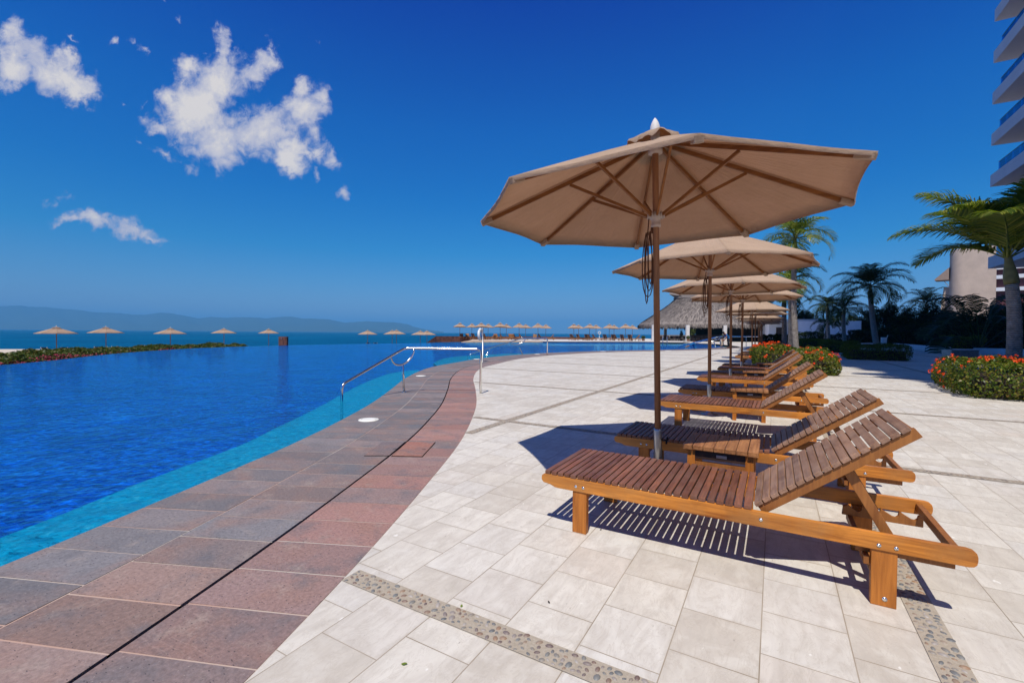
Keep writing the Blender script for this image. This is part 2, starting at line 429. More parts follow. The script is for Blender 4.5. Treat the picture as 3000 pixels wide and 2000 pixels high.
# ------------------------------------------------------------------ mesh builder
class MB:
    def __init__(self):
        self.v, self.f, self.m, self.s = [], [], [], []
        self.nv = 0
        self.M = Matrix.Identity(4)

    def add(self, verts, faces, mi=0, smooth=False):
        M = self.M
        b = self.nv
        for p in verts:
            self.v.append(tuple(M @ Vector(p)))
        for f in faces:
            self.f.append(tuple(b + i for i in f))
            self.m.append(mi)
            self.s.append(smooth)
        self.nv += len(verts)

    def box(self, x0, x1, y0, y1, z0, z1, mi=0):
        p = [(x, y, z) for z in (z0, z1) for y in (y0, y1) for x in (x0, x1)]
        self.add(p, [(0, 2, 3, 1), (4, 5, 7, 6), (0, 1, 5, 4), (2, 6, 7, 3), (0, 4, 6, 2), (1, 3, 7, 5)], mi)

    def bar(self, a, b, w, h, up=(0, 0, 1), mi=0):
        a, b = Vector(a), Vector(b)
        d = (b - a).normalized()
        s = d.cross(Vector(up))
        if s.length < 1e-5:
            s = d.cross(Vector((1, 0, 0)))
        s.normalize()
        u = s.cross(d)
        p = []
        for q in (a, b):
            for i, j in ((-1, -1), (1, -1), (1, 1), (-1, 1)):
                p.append(q + s * (i * w / 2) + u * (j * h / 2))
        self.add(p, [(0, 1, 2, 3), (7, 6, 5, 4), (0, 4, 5, 1), (1, 5, 6, 2), (2, 6, 7, 3), (3, 7, 4, 0)], mi)

    def tube(self, pts, r, n=10, mi=0, closed=False, caps=True):
        pts = [Vector(p) for p in pts]
        k = len(pts)
        rr = r if isinstance(r, (list, tuple)) else [r] * k
        V, Fc = [], []
        prev = None
        for i, p in enumerate(pts):
            if closed:
                d = pts[(i + 1) % k] - pts[i - 1]
            else:
                d = pts[min(i + 1, k - 1)] - pts[max(i - 1, 0)]
            d.normalize()
            if prev is None:
                s = d.cross(Vector((0, 0, 1)))
                if s.length < 1e-3:
                    s = d.cross(Vector((1, 0, 0)))
            else:
                s = prev - d * prev.dot(d)
            s.normalize()
            prev = s
            u = d.cross(s)
            for j in range(n):
                a = 2 * math.pi * j / n
                V.append(p + s * (math.cos(a) * rr[i]) + u * (math.sin(a) * rr[i]))
        for i in range(k if closed else k - 1):
            i2 = (i + 1) % k
            for j in range(n):
                j2 = (j + 1) % n
                Fc.append((i * n + j, i * n + j2, i2 * n + j2, i2 * n + j))
        if caps and not closed:
            Fc.append(tuple(range(n))[::-1])
            Fc.append(tuple((k - 1) * n + j for j in range(n)))
        self.add(V, Fc, mi, True)

    def lathe(self, prof, n=16, c=(0, 0, 0), mi=0):
        V, Fc = [], []
        for r, z in prof:
            for j in range(n):
                a = 2 * math.pi * j / n
                V.append((c[0] + r * math.cos(a), c[1] + r * math.sin(a), c[2] + z))
        for i in range(len(prof) - 1):
            for j in range(n):
                j2 = (j + 1) % n
                Fc.append((i * n + j, i * n + j2, (i + 1) * n + j2, (i + 1) * n + j))
        Fc.append(tuple(range(n))[::-1])
        Fc.append(tuple((len(prof) - 1) * n + j for j in range(n)))
        self.add(V, Fc, mi, True)

    def prism(self, poly, axis, a, b, mi=0):
        """poly of 2-D points extruded along axis ('y': poly is x,z; 'z': poly is x,y)."""
        n = len(poly)
        V = []
        for q in (a, b):
            for u, w in poly:
                V.append((u, q, w) if axis == 'y' else ((u, w, q) if axis == 'z' else (q, u, w)))
        Fc = [tuple(range(n)), tuple(range(2 * n - 1, n - 1, -1))]
        for i in range(n):
            j = (i + 1) % n
            Fc.append((i, i + n, j + n, j))
        self.add(V, Fc, mi)

    def mesh(self, name, mats, bevel=0.0, seg=2):
        me = bpy.data.meshes.new(name)
        me.from_pydata(self.v, [], self.f)
        for m in (mats if isinstance(mats, (list, tuple)) else [mats]):
            me.materials.append(MATS[m])
        me.polygons.foreach_set('material_index', self.m)
        me.polygons.foreach_set('use_smooth', self.s)
        bm = bmesh.new()
        bm.from_mesh(me)
        bmesh.ops.recalc_face_normals(bm, faces=bm.faces)
        if bevel:
            ed = [e for e in bm.edges if len(e.link_faces) == 2 and e.calc_face_angle(0) > R(35)]
            bmesh.ops.bevel(bm, geom=ed, offset=bevel, segments=seg, profile=0.6, affect='EDGES', clamp_overlap=True)
        bm.to_mesh(me)
        bm.free()
        me.update()
        return me

    def build(self, name, mats, parent=None, bevel=0.0, seg=2):
        return link(name, self.mesh(name, mats, bevel, seg), parent)


def link(name, me, parent=None):
    o = bpy.data.objects.new(name, me)
    COL.objects.link(o)
    if parent is not None:
        o.parent = parent
    return o


def tag(o, label=None, cat=None, group=None, kind=None):
    if label:
        o['label'] = label
    if cat:
        o['category'] = cat
    if group:
        o['group'] = group
    if kind:
        o['kind'] = kind
    return o


def empty(name, loc=(0, 0, 0), rz=0.0, label=None, cat=None, group=None):
    o = bpy.data.objects.new(name, None)
    o.empty_display_size = 0.2
    COL.objects.link(o)
    o.location = loc
    o.rotation_euler = (0, 0, rz)
    return tag(o, label, cat, group)


def kids(o):
    return [c for c in bpy.data.objects if c.parent == o]


def copy_tree(o, parent=None, table=None):
    if table is None:
        table = {}
        for q in bpy.data.objects:
            if q.parent is not None:
                table.setdefault(q.parent.name, []).append(q)
    c = o.copy()
    COL.objects.link(c)
    if parent is not None:
        c.parent = parent
    for ch in table.get(o.name, []):
        copy_tree(ch, c, table)
    return c


def np_mesh(name, V, Fq, mats, mi=None, smooth=False, quads=True):
    """V (n,3) float, Fq (m,4) or (m,3) int"""
    me = bpy.data.meshes.new(name)
    k = Fq.shape[1]
    me.vertices.add(len(V))
    me.vertices.foreach_set('co', np.asarray(V, np.float32).ravel())
    me.loops.add(Fq.size)
    me.loops.foreach_set('vertex_index', np.asarray(Fq, np.int32).ravel())
    me.polygons.add(len(Fq))
    me.polygons.foreach_set('loop_start', np.arange(0, Fq.size, k, dtype=np.int32))
    me.polygons.foreach_set('loop_total', np.full(len(Fq), k, np.int32))
    for m in (mats if isinstance(mats, (list, tuple)) else [mats]):
        me.materials.append(MATS[m])
    if mi is not None:
        me.polygons.foreach_set('material_index', np.asarray(mi, np.int32))
    me.update(calc_edges=True)
    me.validate()
    return me


def leaves(P, N, L, W, rng, curl=0.25):
    """diamond leaves with a crease: P (n,3) centres, N (n,3) rough normals -> V,F"""
    n = len(P)
    rnd = rng.normal(size=(n, 3))
    nn = N + rnd * 0.75
    nn /= np.linalg.norm(nn, axis=1)[:, None] + 1e-9
    t = rng.normal(size=(n, 3))
    t -= nn * (t * nn).sum(1)[:, None]
    t /= np.linalg.norm(t, axis=1)[:, None] + 1e-9
    b = np.cross(nn, t)
    s = rng.uniform(0.7, 1.3, (n, 1))
    l, w = L * s, W * s
    V = np.empty((n, 4, 3))
    V[:, 0] = P - t * l * 0.5
    V[:, 1] = P + b * w * 0.5 + nn * w * curl - t * l * 0.05
    V[:, 2] = P + t * l * 0.5 - nn * l * 0.12
    V[:, 3] = P - b * w * 0.5 + nn * w * curl - t * l * 0.05
    Fq = np.arange(n * 4).reshape(n, 4)
    return V.reshape(-1, 3), Fq


def merge(parts):
    V, Fq, mi, off = [], [], [], 0
    for v, f, m in parts:
        V.append(v)
        Fq.append(f + off)
        mi.append(np.full(len(f), m))
        off += len(v)
    return np.concatenate(V), np.concatenate(Fq), np.concatenate(mi)


def smooth_line(pts, step=0.35):
    """Catmull-Rom resampling of a 2-D polyline at about `step`."""
    P = [Vector((p[0], p[1])) for p in pts]
    P = [P[0] * 2 - P[1]] + P + [P[-1] * 2 - P[-2]]
    out = []
    for i in range(1, len(P) - 2):
        a, b, c, d = P[i - 1], P[i], P[i + 1], P[i + 2]
        n = max(2, int((c - b).length / step))
        for k in range(n):
            t = k / n
            out.append(0.5 * ((2 * b) + (c - a) * t + (2 * a - 5 * b + 4 * c - d) * t * t + (3 * b - a - 3 * c + d) * t ** 3))
    out.append(P[-2])
    return out


def resample(line, n):
    d = [0.0]
    for a, b in zip(line, line[1:]):
        d.append(d[-1] + (b - a).length)
    out = []
    j = 0
    for i in range(n):
        t = d[-1] * i / (n - 1)
        while j < len(d) - 2 and d[j + 1] < t:
            j += 1
        f = (t - d[j]) / max(1e-9, d[j + 1] - d[j])
        out.append(line[j].lerp(line[j + 1], min(1, max(0, f))))
    return out


def sheet(name, poly, z, mat, label=None, kind='structure', extra=None):
    pts = [Vector((p[0], p[1], 0)) for p in poly]
    tris = tessellate_polygon([pts])
    mb = MB()
    mb.add([(p.x, p.y, z) for p in pts], [tuple(t) for t in tris])
    o = mb.build(name, mat)
    me = o.data
    bm = bmesh.new()
    bm.from_mesh(me)
    for f in bm.faces:
        if f.normal.z < 0:
            f.normal_flip()
    bm.to_mesh(me)
    bm.free()
    return tag(o, label, None, None, kind)


# ------------------------------------------------------------------ light & sky
SUNV = Vector((0.13, -0.545, 1.0)).normalized()
el = math.asin(SUNV.z)
sun = bpy.data.lights.new('sun', 'SUN')
sun.energy = 4.9
sun.angle = R(0.53)
sun.color = (1.0, 0.95, 0.865)
so = bpy.data.objects.new('sun', sun)
COL.objects.link(so)
so.rotation_euler = SUNV.to_track_quat('Z', 'Y').to_euler()
so.location = (0, -30, 60)

world = bpy.data.worlds.new('World')
S.world = world
world.use_nodes = True
nt = NT(world.node_tree)
sky = nt.n('TexSky', sky_type='NISHITA', sun_disc=False, sun_elevation=el, sun_rotation=math.atan2(SUNV.x, SUNV.y),
           altitude=0, air_density=1.0, dust_density=0.0, ozone_density=3.0)
d = nt.n('TexCoord').outputs['Generated']
SKY_TINT = [(p_, tuple(q_ / 1.5 for q_ in c_)) for p_, c_ in ((0.0, (.58, .70, 1.04)), (.04, (.56, .72, 1.05)), (.09, (.36, .73, 1.12)), (.167, (.09, .72, 1.22)), (.27, (.015, .66, 1.35)), (.40, (.005, .61, 1.5)), (.5, (.004, .47, 1.5)), (.6, (.004, .285, 1.45)), (.70, (.22, .42, 1.15)), (1.0, (.42, .55, 1.0)))]  # red raised towards the unseen zenith, added to make the shadow fill less blue
hs = nt.mix(1.0, sky.outputs[0], nt.ramp(nt.n('SeparateXYZ', {0: d}).outputs[2], SKY_TINT), 'MULTIPLY')
# clouds: placed by sky direction, in a fixed frame of world directions
cf = Vector((-math.sin(YAW), math.cos(YAW), 0.0))
cr_ = Vector((math.cos(YAW), math.sin(YAW), 0.0))


def sky_uv(px, py):
    q = ray(px, py)
    w = q.dot(cf)
    return q.dot(cr_) / w, q.z / w


df = nt.vmath('DOT_PRODUCT', d, tuple(cf), 1)
dfm = nt.math('MAXIMUM', df, 0.05)
u = nt.math('DIVIDE', nt.vmath('DOT_PRODUCT', d, tuple(cr_), 1), dfm)
vv = nt.math('DIVIDE', nt.n('SeparateXYZ', {0: d}).outputs[2], dfm)
uv = nt.n('CombineXYZ', {0: u, 1: vv, 2: 0.0}).outputs[0]
CR = 2.063
BL = [  # crop x, crop y, rx, ry, rotation, weight
    (1180, 650, 250, 165, 0, 1), (1330, 440, 215, 140, 0, 1), (1345, 290, 50, 120, 8, .85), (1545, 370, 95, 95, 0, .85), (1590, 310, 34, 75, 10, .7),
    (1150, 360, 90, 60, 0, .7), (1330, 820, 250, 160, 0, 1), (1370, 950, 130, 90, 0, .9), (1600, 780, 230, 150, 0, 1), (990, 560, 75, 85, 0, .8), (930, 730, 85, 50, 15, .75),
    (1840, 690, 150, 150, 0, .95), (1820, 530, 70, 85, 20, .75), (1920, 600, 60, 70, 0, .75), (1740, 930, 120, 75, 25, .85), (1900, 880, 110, 75, 30, .6), (2000, 930, 50, 48, 0, .65),
    (1915, 1015, 34, 48, -20, .6), (1240, 560, 200, 200, 0, 1),
    (50, 190, 80, 95, 0, .85), (140, 320, 190, 120, 25, 1), (330, 440, 240, 125, 20, 1), (480, 520, 120, 95, 0, .95), (60, 400, 150, 100, 0, 1), (230, 400, 190, 120, 20, 1), (440, 350, 80, 60, 30, .65),
    (730, 270, 24, 34, 0, .5), (1075, 115, 26, 48, -25, .5), (880, 278, 34, 20, 20, .5), (830, 690, 50, 48, 30, .5), (955, 890, 62, 30, 25, .58), (2108, 1140, 58, 46, -20, .66), (815, 265, 20, 24, 0, .45),
    (845, 605, 18, 26, 0, .4), (720, 600, 20, 20, 0, .4), (925, 50, 30, 14, 0, .4), (835, 828, 40, 14, 15, .4), (1217, 278, 16, 18, 30, .4), (480, 235, 50, 14, 10, .35), (1876, 226, 12, 10, 0, .4),
    (620, 1380, 290, 58, -3, .74), (370, 1228, 60, 34, 10, .38), (900, 1408, 110, 28, 4, .48), (450, 1402, 120, 42, 0, .62), (780, 1372, 130, 45, 0, .66)]
fbm = nt.noise(uv, 9.0, 9, 0.62, 0.3)
fb2 = nt.noise(uv, 30.0, 7, 0.65, 0.6)
warp = nt.n('TexNoise', {'Vector': uv, 'Scale': 7.0, 'Detail': 6.0, 'Roughness': 0.6})
wv = nt.vmath('SCALE', nt.vmath('SUBTRACT', warp.outputs[1], (0.5, 0.5, 0.5)))
wv.node.inputs['Scale'].default_value = 0.17
uvw = nt.vmath('ADD', uv, wv)
acc = None
pxs = 1 / F_PX / CR
for (bx, by, rx, ry, rot, wt) in BL:
    cu, cv = sky_uv(bx / CR, by / CR)
    mp = nt.n('Mapping', {'Vector': uvw, 'Location': (cu, cv, 0), 'Rotation': (0, 0, R(-rot)), 'Scale': (1.30 * rx * pxs, 1.30 * ry * pxs, 1)}, vector_type='TEXTURE')
    ln = nt.vmath('LENGTH', mp.outputs[0], None, 1)
    val = nt.math('MULTIPLY', nt.math('SUBTRACT', 1.0, ln), wt)
    acc = val if acc is None else nt.math('SMOOTH_MAX', acc, val, 0.22)
den = nt.math('ADD', acc, nt.math('MULTIPLY', nt.math('SUBTRACT', fbm, 0.5), 1.1))
den = nt.math('ADD', den, nt.math('MULTIPLY', nt.math('SUBTRACT', fb2, 0.5), 1.1))
al = nt.maprange(den, 0.06, 0.62, 0, 0.97, True)
al = nt.math('MULTIPLY', al, nt.math('GREATER_THAN', df, 0.06))
shade = nt.math('ADD', nt.math('MULTIPLY', fbm, 0.9), nt.math('MULTIPLY', den, 0.55))
cc = nt.ramp(shade, [(0.42, (0.36, 0.42, 0.66)), (0.74, (0.54, 0.55, 0.68)), (1.12, (0.84, 0.79, 0.75))])
cc = nt.mix(1.0, cc, (7.6, 7.6, 7.6), 'MULTIPLY')
skyc = nt.mix(al, hs, cc)
bg = nt.n('Background', {'Color': skyc, 'Strength': 0.1275})
wo = nt.n('OutputWorld')
nt.t.links.new(bg.outputs[0], wo.inputs[0])

S.view_settings.view_transform = 'Standard'
S.view_settings.look = 'None'
S.view_settings.exposure = 0.0
S.view_settings.gamma = 1.0
S.render.engine = 'CYCLES'
S.cycles.use_denoising = True
S.cycles.max_bounces = 8
S.cycles.transparent_max_bounces = 16
S.cycles.sample_clamp_indirect = 6.0
S.cycles.caustics_reflective = False
S.cycles.caustics_refractive = False

# ------------------------------------------------------------------ setting: ground, sea, pool, deck
SEA_Z = -2.6
sheet('sea', [(-12000, -12000), (12000, -12000), (12000, 12000), (-12000, 12000)], SEA_Z, 'sea')
SLOT = [(-1.55, -3.2), (-1.66, -1.0), (-1.85, 0.0), (-2.06, .57), (-2.24, 1.03), (-2.46, 1.56), (-2.83, 2.38), (-3.42, 3.62), (-4.05, 4.75), (-4.86, 6.06), (-6.05, 7.75), (-7.25, 9.4), (-8.45, 11.3), (-9.3, 13.0), (-9.95, 15.1), (-10.6, 17.3),
        (-11.0, 19.6), (-11.1, 22.6), (-10.6, 26.1), (-9.5, 29.6), (-8.0, 32.6), (-6.3, 35.7), (-4.75, 39.3), (-3.6, 43.9), (-3.2, 47.7)]


def offset_line(line, dist):
    out = []
    for i, p in enumerate(line):
        t = (line[min(i + 1, len(line) - 1)] - line[max(i - 1, 0)]).normalized()
        out.append(p + Vector((t.y, -t.x)) * dist)
    return out


STONE_W = 0.575
SLT = smooth_line(SLOT, 0.15)
JNT = offset_line(SLT, -STONE_W - 0.011)
EDGE = offset_line(SLT, -2 * STONE_W - 0.03)
OUTR = offset_line(SLT, STONE_W + 0.011)


# deck
deck_poly = OUTR + [Vector((-3.4, 53)), Vector((-6.4, 63)), Vector((-11.0, 68.2)), Vector((-16, 68.2)), Vector((-16, 100)), Vector((60, 100)), Vector((60, -8)), Vector((-1, -8))]
sheet('deck', deck_poly, 0.0, 'travertine')
# land under everything on the right
sheet('ground', [(-14, 66), (-40, 180), (-200, 900), (900, 900), (900, -60), (-1, -60), (-1, -7), (14, -7), (14, 66)], -0.02, 'ground')

# coping: real stones in three rows on a grout bed, laid square to the curve
rng = random.Random(3)


def arc(line):
    d = [0.0]
    for p, q in zip(line, line[1:]):
        d.append(d[-1] + (q - p).length)
    return d


SARC = arc(SLT)


def slot_frame(s):
    s = min(max(s, 0.0), SARC[-1] - 1e-4)
    lo, hi = 0, len(SARC) - 1
    while hi - lo > 1:
        m = (lo + hi) // 2
        if SARC[m] <= s:
            lo = m
        else:
            hi = m
    f = (s - SARC[lo]) / (SARC[hi] - SARC[lo])
    p = SLT[lo].lerp(SLT[hi], f)

    def tan(i):
        return (SLT[min(i + 1, len(SLT) - 1)] - SLT[max(i - 1, 0)]).normalized()
    t = tan(lo).lerp(tan(hi), f).normalized()
    return p, Vector((t.y, -t.x))


allv, allf, allc = [], [], []
PITCH_S = 0.3055


def coping_row(d0, d1, start, tintf, gap=0.005):
    s = start
    while s + PITCH_S < SARC[-1]:
        zt = rng.uniform(-0.0010, 0.0012)
        jit = rng.uniform(-0.004, 0.004)
        b = len(allv)
        tc = tintf(s)
        K = 4
        for k in range(K + 1):
            ss_ = s + gap + jit * 0.3 + (PITCH_S - 2 * gap) * k / K
            p, nrm = slot_frame(ss_)
            q0, q1 = p + nrm * d0, p + nrm * d1
            allv.append((q0.x, q0.y, zt))
            allv.append((q1.x, q1.y, zt))
        for k in range(K):
            o_ = b + 2 * k
            allf.append((o_, o_ + 1, o_ + 3, o_ + 2))
            allc.append(tc)
        ring = [b + 2 * k for k in range(K + 1)] + [b + 2 * k + 1 for k in range(K, -1, -1)]
        lo = len(allv)
        for r_ in ring:
            x, y, z = allv[r_]
            allv.append((x, y, z - 0.03))
        m = len(ring)
        for j in range(m):
            allf.append((ring[j], ring[(j + 1) % m], lo + (j + 1) % m, lo + j))
            allc.append(tc)
        s += PITCH_S


def grey(s):
    g = rng.uniform(0.80, 1.18)
    k = min(1, max(0, rng.gauss(0.15, 0.2) + max(0, 5.2 - s) * 0.35))
    return Vector((0.150, 0.140, 0.145)).lerp(Vector((0.24, 0.15, 0.12)), k) * g


def grey_edge(s):
    g = rng.uniform(0.82, 1.15)
    k = min(1, max(0, rng.gauss(0.08, 0.14) + max(0, 3.6 - s) * 0.3))
    return Vector((0.155, 0.145, 0.15)).lerp(Vector((0.22, 0.135, 0.11)), k) * g


def red(s):
    g = rng.uniform(0.85, 1.15)
    k = min(1, max(0, rng.gauss(0.72, 0.3) - max(0, s - 15.5) * 0.12))
    return Vector((0.175, 0.145, 0.142)).lerp(Vector((0.268, 0.145, 0.122)), k) * g


coping_row(-2 * STONE_W - 0.03, -STONE_W - 0.017, 0.07, grey_edge)
coping_row(-STONE_W - 0.007, -0.010, 0.0, grey)
coping_row(0.010, STONE_W + 0.006, 0.02, red)
me = bpy.data.meshes.new('coping')
me.from_pydata(allv, [], allf)
me.materials.append(MATS['coping_stone'])
ca = me.color_attributes.new('tint', 'FLOAT_COLOR', 'CORNER')
data = []
for p, c in zip(me.polygons, allc):
    data += [c.x, c.y, c.z, 1.0] * p.loop_total
ca.data.foreach_set('color', data)
bm = bmesh.new()
bm.from_mesh(me)
for f in bm.faces:
    if abs(f.normal.z) > 0.9 and f.normal.z < 0:
        f.normal_flip()
bm.to_mesh(me)
bm.free()
tag(link('coping', me), kind='structure')


def ribbon(name, a, b, z, mat, n=160, kind='structure'):
    A, B = resample(a, n), resample(b, n)
    mb = MB()
    mb.add([(p.x, p.y, z) for p in A] + [(p.x, p.y, z) for p in B], [(i, i + n, i + n + 1, i + 1) for i in range(n - 1)])
    o = mb.build(name, mat)
    if o.data.polygons[0].normal.z < 0:
        o.data.flip_normals()
    return tag(o, kind=kind)


ribbon('grout_bed_wide', offset_line(EDGE, 0.004), offset_line(SLT, -0.010), -0.0022, 'grout')
ribbon('grout_bed', offset_line(SLT, 0.010), offset_line(OUTR, 0.012), -0.0022, 'grout')
ribbon('overflow_channel', offset_line(SLT, -0.06), offset_line(SLT, 0.06), -0.16, 'slot_dark')
mb = MB()
for sgn in (-1, 1):
    L = resample(offset_line(SLT, sgn * 0.0115), 160)
    mb.add([(p.x, p.y, -0.005) for p in L] + [(p.x, p.y, -0.17) for p in L], [(i, i + 1, i + 161, i + 160) for i in range(159)])
tag(mb.build('channel_wall', 'slot_dark'), kind='structure')

# pool
INF = [(-3.0, -5.5), (-8.0, -5.5), (-14.5, -2.2), (-19.2, 1.4), (-22.8, 4.68), (-25.04, 6.73), (-28.71, 9.4), (-32.6, 13.2), (-35.2, 17.0), (-36.7, 22.5), (-36.9, 28.5), (-35.9, 35.0), (-34.4, 40.5)]
INFL = smooth_line(INF, 0.8)
FAR = [(-34.4, 40.5), (-32.6, 46.5), (-29.2, 52.0), (-24.6, 57.0), (-20.0, 62.3), (-15.8, 66.4), (-11.8, 67.2), (-8.3, 63.4), (-6.3, 58.0), (-4.9, 52.8), (-3.8, 47.6)]
FARL = smooth_line(FAR, 0.8)
WATER_Z = -0.022
pool_poly = EDGE + FARL[::-1][1:] + INFL[::-1][1:]
wp = sheet('pool_water', pool_poly, WATER_Z, 'pool_water')
sheet('pool_floor', pool_poly, -.85, 'deep_tile')
shelf = INFL + FARL[1:]
mb = MB()
offs = [(0.0, -.035), (.8, -.16), (2.0, -.30), (4.0, -.46), (6.5, -.62), (9.5, -.75), (12.5, -.848)]
lines = [resample(offset_line(shelf, d_), 140) for d_, z_ in offs]
for i_ in range(len(offs) - 1):
    mb.add([(p.x, p.y, offs[i_][1]) for p in lines[i_]] + [(p.x, p.y, offs[i_ + 1][1]) for p in lines[i_ + 1]], [(k, k + 1, k + 141, k + 140) for k in range(139)], 0, True)
tag(mb.build('pool_slope', 'deep_tile'), kind='structure')
mb = MB()
n = len(pool_poly)
mb.add([(p.x, p.y, -0.032) for p in pool_poly] + [(p.x, p.y, -.86) for p in pool_poly], [(i, (i + 1) % n, (i + 1) % n + n, i + n) for i in range(n)])
tag(mb.build('pool_wall', 'deep_tile'), kind='structure')


def step_ledge(name, pxline, z, edge_from, edge_to):
    lo = smooth_line([tuple(gp(x, y, z)[:2]) for x, y in pxline], 0.3)
    e = [p for p in EDGE if edge_from <= p.y <= edge_to]
    m = 80
    A, B = resample(e, m), resample(lo, m)
    mb = MB()
    mb.add([(p.x, p.y, z) for p in A] + [(p.x, p.y, z) for p in B] + [(p.x, p.y, -.855) for p in B],
           [(i, i + 1, i + m + 1, i + m) for i in range(m - 1)] + [(i + m, i + m + 1, i + 2 * m + 1, i + 2 * m) for i in range(m - 1)])
    return tag(mb.build(name, ['ledge_tile']), kind='structure')


step_ledge('pool_ledge', [(-420, 1725), (-200, 1647), (0, 1575), (224, 1489), (388, 1422), (510, 1377), (714, 1300), (800, 1257.5), (927, 1196), (1055, 1127), (1132, 1097), (1177, 1088), (1225, 1083)], -0.30, -0.9, 11.4)
step_ledge('pool_bench', [(1270, 1063), (1288, 1054), (1310, 1048), (1350, 1043), (1420, 1039), (1500, 1035.5), (1590, 1034), (1680, 1030)], -0.16, 13.2, 25.5)

# infinity edge weir and the lower planting / beach
mb = MB()
A, B = resample(offset_line(INFL, 0.0), 90), resample(offset_line(INFL, -0.16), 90)
mb.add([(p.x, p.y, WATER_Z - 0.006) for p in A] + [(p.x, p.y, WATER_Z - 0.02) for p in B] + [(p.x, p.y, -1.2) for p in B],
       [(i, i + 1, i + 91, i + 90) for i in range(89)] + [(i + 90, i + 91, i + 181, i + 180) for i in range(89)])
tag(mb.build('pool_weir', 'waterline_tile'), kind='structure')

shore = [gp(-900, 1020, -1.25), gp(-300, 1021, -1.25), gp(60, 1022.5, -1.25), gp(350, 1023, -1.25), gp(800, 1012.5, -1.25), gp(1250, 1006.5, -1.25), gp(1800, 998, -1.25)]
shore = [(p.x, p.y) for p in shore]
sheet('beach', [(-3, -5.4), (-8, -5.4), (-14.4, -2.1), (-19.1, 1.5), (-22.7, 4.75), (-28.6, 9.5), (-32.5, 13.3), (-36.6, 22.5), (-36.8, 28.5), (-34.3, 40.6), (-29, 53), (-16, 67), (-14, 90)] + shore[::-1] + [(-70, -60), (-3, -60)], -1.25, 'sand')
ss = smooth_line(shore, 4.0)
mb = MB()
o2 = [p + Vector((-5.5, 1.5)) for p in ss]
mb.add([(p.x, p.y, -1.25) for p in ss] + [(p.x, p.y, -2.9) for p in o2], [(i, i + 1, i + 1 + len(ss), i + len(ss)) for i in range(len(ss) - 1)])
tag(mb.build('beach_slope', 'sand'), kind='structure')

# distant hills across the bay
HD = 5200.0
prof = [(-400, 889), (-250, 892), (-120, 886), (0, 896), (60, 895), (90, 899), (130, 899), (190, 905), (240, 909), (270, 914), (350, 917), (395, 922), (430, 921), (470, 916), (500, 917), (540, 925), (580, 932), (620, 928), (660, 931), (690, 929),
        (740, 929), (780, 933), (820, 928), (850, 927), (880, 932), (930, 934), (965, 935), (990, 941), (1010, 945), (1040, 943), (1075, 941), (1110, 943), (1160, 944), (1190, 949), (1215, 957), (1250, 965), (1300, 972)]
hv, hf = [], []
rows = 7
fx = []
for a, b in zip(prof, prof[1:]):
    m = max(1, int((b[0] - a[0]) / 7))
    for k in range(m):
        t = k / m
        fx.append((a[0] + (b[0] - a[0]) * t, a[1] + (b[1] - a[1]) * t + rng.uniform(-0.7, 0.7)))
fx.append(prof[-1])
for j in range(rows):
    t = j / (rows - 1)
    for i, (px, py) in enumerate(fx):
        top = at(px, py, HD)
        foot = at(px, py, HD * 0.80)
        p = foot.lerp(top, t)
        hgt = (top.z - SEA_Z)
        prof_t = t ** 1.25 * (1 + (0.20 * math.sin(i * 0.35 + j) * math.sin(i * 0.13) if 0 < j < rows - 1 else 0))
        hv.append((p.x, p.y, SEA_Z - 4 + (hgt + 4) * prof_t))
m = len(fx)
for j in range(rows - 1):
    for i in range(m - 1):
        hf.append((j * m + i, j * m + i + 1, (j + 1) * m + i + 1, (j + 1) * m + i))
# far slope
for i, (px, py) in enumerate(fx):
    b = at(px, py, HD * 1.25)
    hv.append((b.x, b.y, SEA_Z - 4))
for i in range(m - 1):
    hf.append(((rows - 1) * m + i, (rows - 1) * m + i + 1, rows * m + i + 1, rows * m + i))
hm = np_mesh('hills', np.array(hv), np.array(hf), 'hills')
hm.polygons.foreach_set('use_smooth', [True] * len(hm.polygons))
tag(link('hills', hm), kind='structure')

# pebble inlay: bands with real pebbles close by, plain bands further off
BANDX = [0.575 - 3.72, 0.575, 0.575 + 3.72, 0.575 + 7.44]
BANDY = [1.53 + 3.79 * k for k in range(0, 19)]
W_B = 0.112
mbn, mbf = MB(), MB()


def outer_x(y):
    best = None
    for a, b in zip(OUTR, OUTR[1:]):
        if (a.y - y) * (b.y - y) <= 0 and abs(b.y - a.y) > 1e-6:
            x = a.x + (b.x - a.x) * (y - a.y) / (b.y - a.y)
            best = x if best is None else max(best, x)
    return best


pv, pf = [], []
prng = np.random.default_rng(5)


